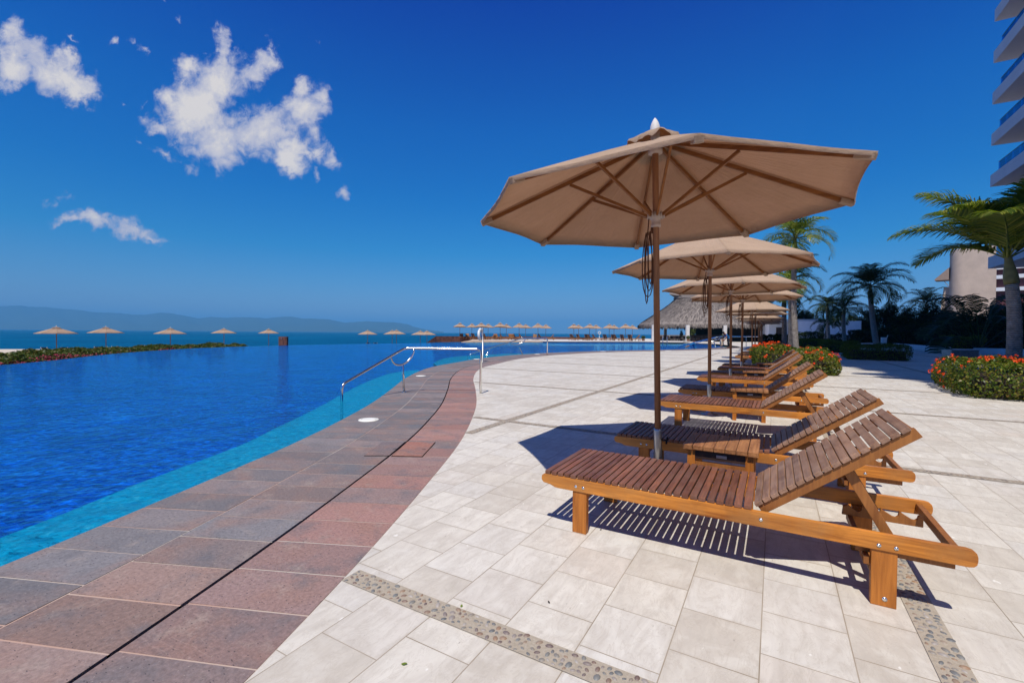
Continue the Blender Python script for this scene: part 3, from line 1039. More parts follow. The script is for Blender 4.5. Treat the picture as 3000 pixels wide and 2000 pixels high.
def pebbles(x0, x1, y0, y1):
    A = (x1 - x0) * (y1 - y0)
    cells = []
    n = int(A * 1900)
    pts = []
    for _ in range(n * 6):
        p = (prng.uniform(x0 + .01, x1 - .01), prng.uniform(y0 + .01, y1 - .01))
        r = prng.uniform(0.007, 0.0155)
        ok = True
        for q in pts:
            if (q[0] - p[0]) ** 2 + (q[1] - p[1]) ** 2 < (q[2] + r + 0.0022) ** 2:
                ok = False
                break
        if ok:
            pts.append((p[0], p[1], r))
        if len(pts) > n:
            break
    for x, y, r in pts:
        a = prng.uniform(0, math.pi)
        e = prng.uniform(0.6, 0.9)
        ca_, sa_ = math.cos(a), math.sin(a)
        b = len(pv)
        for (rad, zz) in ((1.0, 0.0), (0.82, 0.5), (0.45, 0.85)):
            for k in range(8):
                t = 2 * math.pi * k / 8
                lx, ly = rad * r * 1.15 * math.cos(t), rad * r * e * math.sin(t)
                pv.append((x + lx * ca_ - ly * sa_, y + lx * sa_ + ly * ca_, 0.004 + zz * r * 0.42))
        pv.append((x, y, 0.004 + r * 0.42))
        for q in range(2):
            for k in range(8):
                k2 = (k + 1) % 8
                pf.append((b + q * 8 + k, b + q * 8 + k2, b + q * 8 + 8 + k2, b + q * 8 + 8 + k))
        for k in range(0, 8, 2):
            pf.append((b + 16 + k, b + 16 + k + 1, b + 16 + (k + 2) % 8, b + 24))


for Y in BANDY:
    x0 = outer_x(Y)
    if x0 is None:
        continue
    x0 += 0.02
    near_end = 1.7 if Y < 2 else x0
    segs = []
    xs = [x0] + [bx for bx in BANDX if bx > x0] + [14]
    for a, b in zip(xs, xs[1:]):
        segs.append((a + (W_B / 2 if a != x0 else 0), b - (W_B / 2 if b != 14 else 0)))
    for a, b in segs:
        (mbn if Y < 2 else mbf).add([(a, Y - W_B / 2, 0.004), (b, Y - W_B / 2, 0.004), (b, Y + W_B / 2, 0.004), (a, Y + W_B / 2, 0.004)], [(0, 1, 2, 3)])
    if Y < 2:
        x = x0
        while x < 0.5:
            pebbles(x, min(x + 0.25, 0.52), Y - W_B / 2, Y + W_B / 2)
            x += 0.25
for X in BANDX:
    y0 = 4.42 if X < -3 else -3.0
    (mbn if X == 0.575 else mbf).add([(X - W_B / 2, y0, 0.004), (X + W_B / 2, y0, 0.004), (X + W_B / 2, 33 if X < -3 else 70, 0.004), (X - W_B / 2, 33 if X < -3 else 70, 0.004)], [(0, 1, 2, 3)])
    if X == 0.575:
        y = 1.0
        while y < 5.0:
            pebbles(X - W_B / 2, X + W_B / 2, y, y + 0.25)
            y += 0.25
tag(mbn.build('pebble_band', 'pebble_mortar'), kind='structure')
tag(mbf.build('pebble_strip', 'pebble_far'), kind='structure')
bmv = np.array(pv)
pm = bpy.data.meshes.new('pebbles')
pm.from_pydata(pv, [], pf)
pm.materials.append(MATS['pebble'])
pm.polygons.foreach_set('use_smooth', [True] * len(pm.polygons))
tag(link('pebbles', pm), 'small rounded grey and brown pebbles set in the bands of the deck', 'pebbles', None, 'stuff')

# ------------------------------------------------------------------ loungers
WD = 0.3225
ANG = R(37.6)


def slat_box(mb, x0, x1, y0, y1, z0, z1, M=None, mi=0):
    old = mb.M
    if M is not None:
        mb.M = old @ M
    mb.box(x0, x1, y0, y1, z0, z1, mi)
    mb.M = old


def back_matrix(ang):
    return Matrix.Translation((0.188, 0, 0.335)) @ Matrix.Rotation(-ang, 4, 'Y')


def rail_profile():
    return [(-.975, .325), (-.99, .313), (-.992, .288), (-.978, .271), (-.93, .264), (-.90, .252), (-.87, .25), (.968, .25), (.984, .254), (.993, .264), (.996, .280), (.996, .296), (.992, .311), (.981, .321), (.962, .325)]


def rack_profile():
    P = [(.60, .205), (.945, .205), (.945, .262)]
    for k in range(4):
        x = .925 - k * .078
        P += [(x, .262 if k == 0 else .272), (x - .004, .245), (x - .014, .235), (x - .026, .236), (x - .068, .262)]
    P += [(.605, .25)]
    return P


def lounger_seat(mb, rngl):
    for i in range(27):
        x = -.967 + i * .0425
        d = rngl.uniform(-.0012, .0012)
        e = rngl.uniform(-.003, .002)
        mb.box(x + d, x + .0345 + d, -WD + .002 + e, WD - .002 + e, .3262, .347 + d)


def lounger_back(mb, ang, rngl):
    M = back_matrix(ang)
    for i in range(17):
        x = .005 + i * .0442
        d = rngl.uniform(-.0012, .0012)
        slat_box(mb, x + d, x + .0382 + d, -.288, .288, -.004, .016 + d, M)


def lounger_stiles(mb, ang):
    M = back_matrix(ang)
    for s in (-1, 1):
        y = s * .262
        slat_box(mb, .01, .765, y - .015, y + .015, -.05, -.0045, M)
    slat_box(mb, .735, .762, -.246, .246, -.046, -.012, M)


def prop_ends(ang):
    M = back_matrix(ang)
    top = M @ Vector((.44, 0, -.06))
    return top, Vector((top.x + .165, 0, .262))


def make_lounger(ang=ANG, seed=1):
    rl = random.Random(seed)
    root = empty('sun_lounger')
    mb = MB()
    lounger_seat(mb, rl)
    mb.build('seat', 'teak_slat', root, .003)
    mb = MB()
    lounger_back(mb, ang, rl)
    bk_ = mb.build('backrest', 'teak_back', root, .003)
    mb = MB()
    lounger_stiles(mb, ang)
    mb.build('backrest_frame', 'teak_strut', bk_, .003)
    for s in (-1, 1):
        mb = MB()
        mb.prism(rail_profile(), 'y', s * WD, s * (WD - .027))
        rail = mb.build('side_rail', 'teak_rail', root, .004)
        for x, z in ((-.762, .280), (-.715, .280), (.675, .272), (.735, .272), (.215, .288)):
            b = MB()
            b.M = Matrix.Translation((x, s * WD, z)) @ Matrix.Rotation(R(90) * s, 4, 'X')
            b.lathe([(.0085, -.002), (.0085, .0015), (.0065, .004), (.003, .0052)], 10)
            b.build('bolt', 'steel', rail)
        for x0, x1 in ((-.785, -.697), (.650, .742)):
            b = MB()
            b.box(x0, x1, s * (WD - .007), s * (WD - .05), 0, .2488)
            lg = b.build('leg', 'teak_leg', root, .004)
            if x0 > 0:
                b = MB()
                b.M = Matrix.Translation((x0 + .05, s * (WD - .007), .035)) @ Matrix.Rotation(R(90) * s, 4, 'X')
                b.lathe([(.010, -.002), (.010, .0015), (.0075, .005), (.003, .0062)], 10)
                b.build('bolt', 'steel', lg)
        b = MB()
        b.prism(rack_profile(), 'y', s * .232, s * .252)
        b.build('notched_rack', 'teak_strut', root, .002)
        t, q = prop_ends(ang)
        b = MB()
        b.bar((t.x, s * .215, t.z), (q.x, s * .215, q.z), .022, .042, (1, 0, .3))
        b.build('prop_strut', 'teak_strut', root, .003)
    t, q = prop_ends(ang)
    for nm, x0, x1, z0, z1, yy in (('cross_bar', .925, .952, .268, .310, WD - .028), ('stretcher', -.758, -.722, .185, .235, WD - .051), ('stretcher', .680, .712, .045, .095, WD - .051),
                                   ('rack_support', .625, .648, .165, .2045, WD - .029), ('support_bar', -.95, .165, .290, .3258, .016)):
        b = MB()
        b.box(x0, x1, -yy, yy, z0, z1)
        b.build(nm, 'teak_strut', root, .003)
    b = MB()
    b.bar((q.x, -.228, q.z + .004), (q.x, .228, q.z + .004), .02, .02)
    b.build('prop_bar', 'teak_strut', root, .003)
    return root


def small_lounger_mesh(name, ang, mats):
    """the same lounger as one light mesh, for the ones far away"""
    rl = random.Random(4)
    mb = MB()
    for i in range(13):
        x = -.967 + i * .0885
        mb.box(x, x + .07, -WD, WD, .326, .347)
    M = back_matrix(ang)
    for i in range(8):
        slat_box(mb, .005 + i * .0945, .08 + i * .0945, -.288, .288, -.004, .016, M, 1)
    for s in (-1, 1):
        slat_box(mb, .01, .765, s * .262 - .02, s * .262 + .02, -.05, -.0045, M)
        mb.prism(rail_profile(), 'y', s * WD, s * (WD - .04))
        for x0, x1 in ((-.785, -.69), (.645, .742)):
            mb.box(x0, x1, s * (WD - .004), s * (WD - .06), 0, .249)
        t, q = prop_ends(ang)
        mb.bar((t.x, s * .215, t.z), (q.x, s * .215, q.z), .03, .05, (1, 0, .3))
    mb.box(.92, .955, -WD + .04, WD - .04, .26, .31)
    return mb.mesh(name, mats)


# ------------------------------------------------------------------ parasols
def canopy_mesh(name, RR, z_rim, z_top, r_in=.06, sag=.018, na=6, nr=9, hem=.022, seed=0):
    mb = MB()
    for k in range(8):
        a0, a1 = 2 * math.pi * k / 8, 2 * math.pi * (k + 1) / 8
        V, Fc = [], []
        for i in range(nr + 1):
            t = i / nr
            r = r_in + (RR - r_in) * t
            zc = z_top + (z_rim - z_top) * (t ** 1.04)
            p0 = Vector((r * math.cos(a0), r * math.sin(a0), zc))
            p1 = Vector((r * math.cos(a1), r * math.sin(a1), zc))
            for j in range(na + 1):
                f = j / na
                p = p0.lerp(p1, f)
                w = math.sin(math.pi * f)
                p.z -= sag * w * (0.35 + 0.65 * math.sin(math.pi * min(1, t * 0.9 + .05)))
                p.z += 0.004 * math.sin(7 * f + 5 * t + k * 2.1 + seed) * w
                if i == nr:
                    c = Vector((p.x, p.y, 0)).normalized()
                    p -= c * 0.022 * w
                    p.z += 0.012 * w
                V.append(p)
        w1 = na + 1
        rim = [V[nr * w1 + j] for j in range(w1)]
        for p in rim:
            c = Vector((p.x, p.y, 0)).normalized()
            V.append(Vector((p.x - c.x * .012, p.y - c.y * .012, p.z - hem)))
        for i in range(nr + 1):
            for j in range(na):
                Fc.append((i * w1 + j, i * w1 + j + 1, (i + 1) * w1 + j + 1, (i + 1) * w1 + j))
        mb.add(V, Fc, 0, True)
    return mb.mesh(name, 'canvas')


def vent_mesh(name, z, rr=.34, seed=0):
    mb = MB()
    n = 48
    rows = [(.030, .040), (rr * .35, .034), (rr * .6, .014), (rr * .85, -.018), (rr, -.034), (rr + .010, -.058)]
    V, Fc = [], []
    for i, (r, dz) in enumerate(rows):
        for j in range(n):
            a = 2 * math.pi * j / n
            t = i / (len(rows) - 1)
            oct_ = math.cos(math.pi / 8) / math.cos((a % (math.pi / 4)) - math.pi / 8)
            wv_ = (math.sin(4 * a + 1.3) * .5 + math.sin(9 * a + 2.0) * .35 + math.sin(15 * a) * .2)
            r2 = r * (1 + (oct_ - .96) * t) * (1 + .13 * wv_ * t)
            V.append((r2 * math.cos(a), r2 * math.sin(a), z + dz + .026 * wv_ * t * t))
    for i in range(len(rows) - 1):
        for j in range(n):
            j2 = (j + 1) % n
            Fc.append((i * n + j, i * n + j2, (i + 1) * n + j2, (i + 1) * n + j))
    mb.add(V, Fc, 0, True)
    return mb.mesh(name, 'canvas')


def make_parasol(RR=1.42, z_rim=2.165, z_top=2.715, rot=R(20.7), full=True):
    root = empty('parasol')
    b = MB()
    b.lathe([(.12, 0.001), (.12, .012), (.045, .02), (.045, .05), (.036, .055), (.036, .10)], 20)
    base = b.build('base_plate', 'steel_brushed', root)
    b = MB()
    b.lathe([(.031, .055), (.031, .44), (.029, .452)], 18)
    sl = b.build('sleeve', 'steel_brushed', root)
    b = MB()
    b.tube([(.03, -.012, .37), (.075, -.03, .37)], .006, 8)
    b.tube([(.075, -.055, .35), (.075, -.03, .37), (.075, -.005, .39)], .007, 8)
    b.build('clamp_knob', 'black_rubber', sl)
    b = MB()
    b.lathe([(.0245, .40), (.0245, z_top - .02), (.018, z_top + .05)], 16)
    b.build('pole', 'pole_wood', root)
    hz = z_rim - .07
    b = MB()
    b.lathe([(.030, hz - .055), (.038, hz - .05), (.038, hz - .03), (.034, hz - .026), (.034, hz + .015), (.055, hz + .02), (.055, hz + .05), (.030, hz + .055)], 18)
    for k in range(8):
        a = rot + k * math.pi / 4
        for s in (-1, 1):
            q = Vector((.06 * math.cos(a) - s * .014 * math.sin(a), .06 * math.sin(a) + s * .014 * math.cos(a), hz + .035))
            b.tube([q + Vector((0, 0, -.018)), q + Vector((0, 0, .024))], .007, 6)
    b.build('runner_hub', 'hub_plastic', root)
    b = MB()
    b.lathe([(.03, z_top - .10), (.055, z_top - .095), (.055, z_top - .055), (.03, z_top - .05)], 16)
    b.build('top_hub', 'hub_plastic', root)
    b = MB()
    zf = z_top + .045
    b.lathe([(.034, zf - .04), (.038, zf + .01), (.039, zf + .04), (.036, zf + .07), (.027, zf + .10), (.014, zf + .125), (.002, zf + .14)], 18)
    b.build('finial', 'finial_white', root)
    can = link('canopy', canopy_mesh('canopy', RR, z_rim, z_top), root)
    can.rotation_euler.z = rot
    vt = link('vent_flap', vent_mesh('vent_flap', z_top + .035, .20), can)
    for k in range(8):
        a = rot + k * math.pi / 4
        slope = (z_top - z_rim) / (RR - .06)
        zr = lambda r: z_top - slope * (r - .06) - .030
        b = MB()
        b.bar((.05, 0, zr(.05)), (RR - .05, 0, zr(RR - .05)), .019, .030)
        rib = b.build('rib', 'rib_wood', root, .002)
        rib.rotation_euler.z = a
        b = MB()
        b.bar((.062, 0, hz + .035), (.67, 0, zr(.67) - .018), .016, .024)
        b.build('strut', 'rib_wood', rib, .002)
        b = MB()
        b.M = Matrix.Rotation(0, 4, 'Z')
        b.bar((RR - .105, 0, zr(RR - .105) - .003), (RR - .012, 0, zr(RR - .012) + .002), .046, .037)
        b.build('rib_pocket', 'canvas', rib, .004)
    b = MB()
    rc = random.Random(2)
    for k in range(4):
        cx = -.030 - .013 * k
        pts = []
        top, bot = hz - .085, hz - .50 - .05 * k
        wdt = .016 + .017 * (k % 3)
        cy = -.022 + .012 * k
        for i in range(17):
            t = 2 * math.pi * i / 16
            zz = (top + bot) / 2 + (top - bot) / 2 * math.cos(t)
            xx = cx + wdt * math.sin(t) * (0.55 + 0.45 * (1 - math.cos(t)) / 2 * 1.3)
            pts.append((xx - .012, cy + .006 * math.sin(2 * t), zz))
        b.tube(pts[:-1], .0042, 6, closed=True)
    b.tube([(-.055, .01, hz + .04), (-.075, 0, hz - .2), (-.085, -.01, hz - .42)], .0042, 6)
    b.tube([(-.028, -.012, hz - .055), (-.032, -.014, hz - .10)], .010, 8)
    b.build('pull_cord', 'cord', root)
    return root


def make_table():
    root = empty('side_table')
    mb = MB()
    h = .44
    mb.box(-.232, -.172, -.225, .225, h - .034, h)
    mb.box(.172, .232, -.225, .225, h - .034, h)
    for i in range(5):
        x0 = -.168 + i * .0676
        mb.box(x0, x0 + .0652, -.223, .223, h - .032, h - .001)
    mb.build('tabletop', 'teak_table', root, .004)
    for sx in (-1, 1):
        for sy in (-1, 1):
            b = MB()
            b.box(sx * .205, sx * .155, sy * .20, sy * .155, 0, h - .035)
            b.build('leg', 'teak_leg', root, .003)
    for s in (-1, 1):
        b = MB()
        b.box(-.154, .154, s * .196, s * .176, h - .095, h - .036)
        ap = b.build('apron', 'dark_wood', root)
        if s < 0:
            b = MB()
            b.box(-.02, .045, -.1965, -.2, h - .075, h - .055)
            b.build('plate', 'steel_brushed', ap, .0012)
        b = MB()
        b.box(-.154, .154, s * .194, s * .170, h - .145, h - .115)
        b.build('lower_rail', 'teak_strut', root)
        b = MB()
        b.box(s * .201, s * .18, -.154, .154, h - .09, h - .036)
        b.build('apron', 'dark_wood', root)
    return root


LG = 'slatted teak sun loungers in the row on the deck'
UG = 'beige parasols in the row on the deck'
TG = 'teak side tables between the loungers'
proto_l = make_lounger()
proto_l2 = make_lounger(R(36.0), 5)
proto_u = make_parasol()
proto_t = make_table()
l_lab = ['slatted teak lounger nearest the camera, sunlit, casting a striped shadow on the deck',
         'teak lounger behind the nearest side table, foot end in the shade of the nearest parasol',
         'teak lounger with dark reddish slats in front of the pole of the second parasol',
         'shaded teak lounger just behind the second side table from the camera',
         'sunlit teak lounger fifth in the row, in front of the third parasol pole',
         'teak lounger sixth in the row with its foot in the third parasol shadow',
         'teak lounger seventh in the row beside the red flowering shrubs',
         'teak lounger eighth in the row, largely hidden by red flowering shrubs']
PY = [3.6 + 3.8 * k for k in range(4)]
XS = [-.26, -.195, -.32, -.32, -.37, -.30, -.29, -.33]
LY = [2.55, 3.83, 6.09, 7.62, 9.88, 11.28, 13.05, 14.45]
n_l = 0
for k in range(4):
    for j in range(2):
        y = LY[n_l] + WD
        src = proto_l if (k + j) % 2 == 0 else proto_l2
        o = src if n_l < 2 else copy_tree(src)
        o.location = (XS[n_l] + random.uniform(-.02, .02) * (n_l > 1), y, 0)
        o.rotation_euler.z = R([0, .4, -.6, .5, -.3, .4, .2, -.5][n_l])
        tag(o, l_lab[n_l], 'sun lounger', LG)
        n_l += 1
PX = [-.783, -.835, -.825, -.78]
PYU = [3.70, 7.40, 11.0, 14.0]
far_u = [(-.81, 21.6), (-.84, 25.3), (-.87, 31.6), (-.87, 35.4), (-.9, 39.2), (-.92, 43.0), (-.94, 46.8)]
u_lab = ['large beige parasol nearest the camera, its whole wooden rib frame seen from below',
         'beige parasol second in the row, partly behind the nearest parasol pole',
         'beige parasol third in the row, under the second canopy',
         'beige parasol fourth in the row, a thin sunlit canopy before the palm trunks',
         'beige parasol fifth in the row, its canopy top darkened by a palm shadow',
         'beige parasol sixth in the row, thin sunlit sliver in front of the thatched roof',
         'beige parasol seventh in the row, half in shade before the thatched roof',
         'beige parasol eighth in the row far down the deck',
         'beige parasol ninth in the row far down the deck',
         'beige parasol tenth in the row, next to last at the far end',
         'beige parasol at the very far end of the row by the white pavilion']
upos = [(PX[k], PYU[k]) for k in range(4)] + far_u
for k, (x, y) in enumerate(upos):
    o = proto_u if k == 0 else copy_tree(proto_u)
    o.location = (x, y, 0)
    o.rotation_euler = (R([.3, .3, .1, -.3, .4, 0, .2, -.2, .3, .1, 0][k]), R([-1.2, -.5, -.3, .2, -.6, .4, .3, -.4, .5, -.2, .3][k]), R([0, -6, -8, 9, -12, 5, 14, -7, 3, 11, -3][k]))
    o.scale = (1, 1, 1) if k == 0 else (1.015, 1.015, 1.015)
    tag(o, u_lab[k], 'parasol', UG)
t_lab = ['small square teak side table beside the nearest parasol pole', 'teak side table by the second parasol pole, thick sunlit front edge',
         'low teak side table in the shade beside the third parasol pole', 'teak side table before the red flowering shrub by the fourth parasol']
for k in range(4):
    o = proto_t if k == 0 else copy_tree(proto_t)
    o.location = ([-.31, -.30, -.33, -.20][k], [3.545, 7.27, 10.88, 14.02][k], 0)
    o.rotation_euler.z = R([0, 2, -1.5, 3][k])
    tag(o, t_lab[k], 'side table', TG)
fl = 0
f_lab = ['distant teak lounger under the fifth parasol, head up behind the flower shrub', 'distant teak lounger beside the fifth parasol pole, nearer the sixth',
         'distant teak lounger under the sixth parasol, dark in its shade', 'distant teak lounger just past the sixth parasol pole',
         'very distant teak lounger under the seventh parasol', 'very distant teak lounger past the seventh parasol pole',
         'tiny shaded lounger under the eighth parasol', 'tiny shaded lounger past the eighth parasol pole']
sm_l = small_lounger_mesh('sun_lounger', ANG, ['terrace_wood', 'dark_wood'])
for (x, y) in far_u[:4]:
    for dy in (-.75, .55):
        o = link('sun_lounger', sm_l)
        o.location = (x + .4, y + dy, 0)
        tag(o, f_lab[fl], 'sun lounger', LG)
        fl += 1

# ------------------------------------------------------------------ plants
def palm_frond(L, az, el0, droop, rngp, V, Fq, base, wind=(0, 0, 0), n_leaf=42, leaf=0.34, twist=0.0, wid=0.03):
    """one pinnate frond: curved rachis and leaflets on both sides (quads)"""
    h = np.array([math.cos(az), math.sin(az), 0.0])
    side = np.array([-math.sin(az), math.cos(az), 0.0])
    ns = 24
    pts, tans = [], []
    p = np.array(base, float)
    e = el0
    for i in range(ns + 1):
        t = i / ns
        d = h * math.cos(e) + np.array([0, 0, math.sin(e)]) + np.array(wind) * t
        d /= np.linalg.norm(d)
        pts.append(p.copy())
        tans.append(d)
        p = p + d * (L / ns)
        e -= droop / ns * (0.5 + 1.1 * t)
    pts, tans = np.array(pts), np.array(tans)
    # rachis as a thin 4-sided strip
    for i in range(ns):
        r0, r1 = 0.022 * (1 - i / ns) + .004, 0.022 * (1 - (i + 1) / ns) + .004
        for s in (-1, 1):
            up = np.array([0, 0, 1.0])
            b = len(V)
            V += [pts[i] + side * r0 * s, pts[i] - up * r0 * 1.2, pts[i + 1] - up * r1 * 1.2, pts[i + 1] + side * r1 * s]
            Fq.append((b, b + 1, b + 2, b + 3))
            b = len(V)
            V += [pts[i] + side * r0 * s, pts[i] + up * r0 * .5, pts[i + 1] + up * r1 * .5, pts[i + 1] + side * r1 * s]
            Fq.append((b, b + 1, b + 2, b + 3))
    for k in range(n_leaf):
        t = 0.14 + 0.86 * (k + rngp.uniform(-.3, .3)) / n_leaf
        t = min(max(t, .1), .995)
        i = min(ns - 1, int(t * ns))
        f = t * ns - i
        q = pts[i] * (1 - f) + pts[i + 1] * f
        d = tans[i]
        ll = L * leaf * (math.sin(math.pi * min(1, .18 + .80 * t)) ** .7) * rngp.uniform(.85, 1.12)
        up = np.cross(d, side)
        if up[2] < 0:
            up = -up
        for s in (-1, 1):
            fwd = .55 + .55 * t
            dirv = side * s * math.cos(twist) + d * fwd + up * (0.45 - .2 * t) * rngp.uniform(.5, 1.4)
            dirv /= np.linalg.norm(dirv)
            w = wid * (1 - .35 * t) * rngp.uniform(.85, 1.15)
            a0 = q
            m1 = a0 + dirv * ll * .45
            dv2 = dirv + np.array([0, 0, -.55]) * rngp.uniform(.6, 1.3) + np.array(wind) * .8
            dv2 /= np.linalg.norm(dv2)
            m2 = m1 + dv2 * ll * .33
            dv3 = dv2 + np.array([0, 0, -.7]) * rngp.uniform(.6, 1.3) + np.array(wind) * .8
            dv3 /= np.linalg.norm(dv3)
            tip = m2 + dv3 * ll * .24
            wdir = np.cross(dirv, up)
            nrm = np.linalg.norm(wdir)
            wdir = wdir / (nrm + 1e-9)
            b = len(V)
            V += [a0 - wdir * w * .3, a0 + wdir * w * .3, m1 + wdir * w * .5, m1 - wdir * w * .5, m2 + wdir * w * .36, m2 - wdir * w * .36, tip + wdir * .002, tip - wdir * .002]
            Fq += [(b, b + 1, b + 2, b + 3), (b + 3, b + 2, b + 4, b + 5), (b + 5, b + 4, b + 6, b + 7)]


def make_palm(base, top, tr, L, nf, seed, label, group, dark=False, shaft=0.7, wind=(0, 0, 0), elmax=80, elmin=-5, droop=1.9, n_leaf=42, wid=.03, leaf=.34):
    rp = np.random.default_rng(seed)
    base, top = Vector(base), Vector(top)
    root = empty('palm_tree', base)
    tag(root, label, 'palm tree', group)
    tl = top - base
    pts, rad = [], []
    bend = Vector((rp.uniform(-.06, .06), rp.uniform(-.06, .06), 0)) * tl.length * .4
    n = 14
    hs_ = max(0.2, 1 - shaft / tl.length)
    for i in range(n + 1):
        t = i / n * hs_
        pts.append(tl * t + bend * math.sin(math.pi * t))
        rad.append(tr * (1.12 - .30 * t + .22 * max(0, .12 - t) / .12))
    mb = MB()
    mb.tube(pts, rad, 16)
    mb.build('trunk', 'palm_trunk', root)
    p0 = pts[-1]
    mb = MB()
    sh, sr = [], []
    for i in range(7):
        t = i / 6
        sh.append(p0.lerp(tl, t))
        sr.append(tr * (1.0 * (1 - t) + .42 * t) * (1 + .18 * math.sin(math.pi * min(1, t * 1.6)) * (t < .62)))
    mb.tube(sh, sr, 14)
    mb.build('crown_shaft', 'palm_shaft', root)
    V, Fq = [], []
    for k in range(nf):
        az = k * 2.39996 + rp.uniform(-.25, .25)
        f = (k + .5) / nf
        e = R(elmax + (elmin - elmax) * f ** .9 + rp.uniform(-7, 7))
        b = tl + Vector((math.cos(az), math.sin(az), 0)) * tr * .35 + Vector((0, 0, -.12 * f))
        palm_frond(L * rp.uniform(.86, 1.08), az, e, droop * rp.uniform(.8, 1.2) * (.75 + .4 * f), rp, V, Fq, b, wind, n_leaf, leaf, 0, wid)
    me = np_mesh('crown', np.array(V), np.array(Fq), 'leaf_palm_dark' if dark else 'leaf_palm')
    link('crown', me, root)
    return root


def shell_points(rngs, n, fn_in, lo, hi, surf):
    """points inside an implicit body (fn>0), mostly near its skin; fn(P)-> signed depth"""
    out, nr = [], []
    lo, hi = np.array(lo), np.array(hi)
    tot = 0
    while tot < n:
        P = rngs.uniform(lo, hi, (n * 3, 3))
        dpt = fn_in(P)
        keep = (dpt > 0) & (rngs.random(len(P)) < np.exp(-dpt / surf))
        P = P[keep]
        if not len(P):
            break
        e = 1e-2
        g = np.stack([fn_in(P + np.eye(3)[i] * e) - fn_in(P - np.eye(3)[i] * e) for i in range(3)], 1)
        g = -g / (np.linalg.norm(g, axis=1)[:, None] + 1e-9)
        out.append(P)
        nr.append(g)
        tot += len(P)
    return np.concatenate(out)[:n], np.concatenate(nr)[:n]


def lump(P, seed, sc):
    r = np.random.default_rng(seed)
    acc = np.zeros(len(P))
    for k in range(6):
        d = r.normal(size=3)
        d /= np.linalg.norm(d)
        acc += np.sin(P @ d * sc * r.uniform(.7, 2.2) + r.uniform(0, 6.3)) / 6 ** .5
    return acc


def box_body(w, d, h, rad, seed, amp=.05, sc=5.0):
    def fn(P):
        q = np.abs(P - np.array([0, 0, h / 2])) - (np.array([w / 2, d / 2, h / 2]) - rad)
        dist = np.linalg.norm(np.maximum(q, 0), axis=1) + np.minimum(q.max(1), 0) - rad
        return -dist + amp * lump(P, seed, sc)
    return fn


def shrub(name, loc, w, d, h, n, leaf, mat, label, cat, group=None, rz=0, flower=None, nfl=0, seed=1, rad=.2, amp=.05, fsize=.035, flower_bias=None, surf=.07, sc=5.0):
    rs = np.random.default_rng(seed)
    fn = box_body(w, d, h, rad, seed, amp, sc)
    lo, hi = (-w / 2 - .1, -d / 2 - .1, 0.0), (w / 2 + .1, d / 2 + .1, h + .15)
    P, Nn = shell_points(rs, n, fn, lo, hi, surf)
    Nn = Nn + np.array([0, 0, .5])
    V, Fq = leaves(P, Nn, leaf, leaf * .5, rs)
    root = empty(name, loc, rz)
    tag(root, label, cat, group)
    # stems and the dark inside of the bush: a lumpy core that stops one seeing through
    link('foliage', np_mesh('foliage', V, Fq, mat), root)
    mb = MB()
    rr = random.Random(seed)
    for _ in range(int(14 + w * d * 8)):
        x, y = rr.uniform(-w / 2 + .1, w / 2 - .1), rr.uniform(-d / 2 + .1, d / 2 - .1)
        mb.tube([(x * .9, y * .9, 0), (x + rr.uniform(-.06, .06), y + rr.uniform(-.06, .06), h * rr.uniform(.5, .85))], [.012, .006], 5)
    mb.box(-w / 2 + rad * 1.15, w / 2 - rad * 1.15, -d / 2 + rad * 1.15, d / 2 - rad * 1.15, .02, h * .60)
    mb.build('stems', 'bark', root)
    if flower:
        m = nfl * 6
        P, Nn = shell_points(rs, m, lambda Q: fn(Q) + .03, lo, (hi[0], hi[1], hi[2] + .05), .015)
        wgt = np.clip((P[:, 2] / h - .15), .03, 1) ** 1.2
        clus = lump(P, seed + 5, 3.2)
        wgt *= np.clip(clus + .6, .03, 2)
        sel = rs.choice(len(P), nfl, replace=False, p=wgt / wgt.sum())
        PP, NN = [], []
        for i in sel:
            k = rs.integers(9, 16)
            o_ = rs.normal(size=(k, 3))
            o_ /= np.linalg.norm(o_, axis=1)[:, None]
            o_ += Nn[i] * .8
            o_ /= np.linalg.norm(o_, axis=1)[:, None]
            PP.append(P[i] + Nn[i] * .01 + o_ * fsize * rs.uniform(.6, 1.15))
            NN.append(o_)
        V, Fq = leaves(np.concatenate(PP), np.concatenate(NN), fsize * .95, fsize * .8, rs, .1)
        link('blossom', np_mesh('blossom', V, Fq, flower), root)
    return root


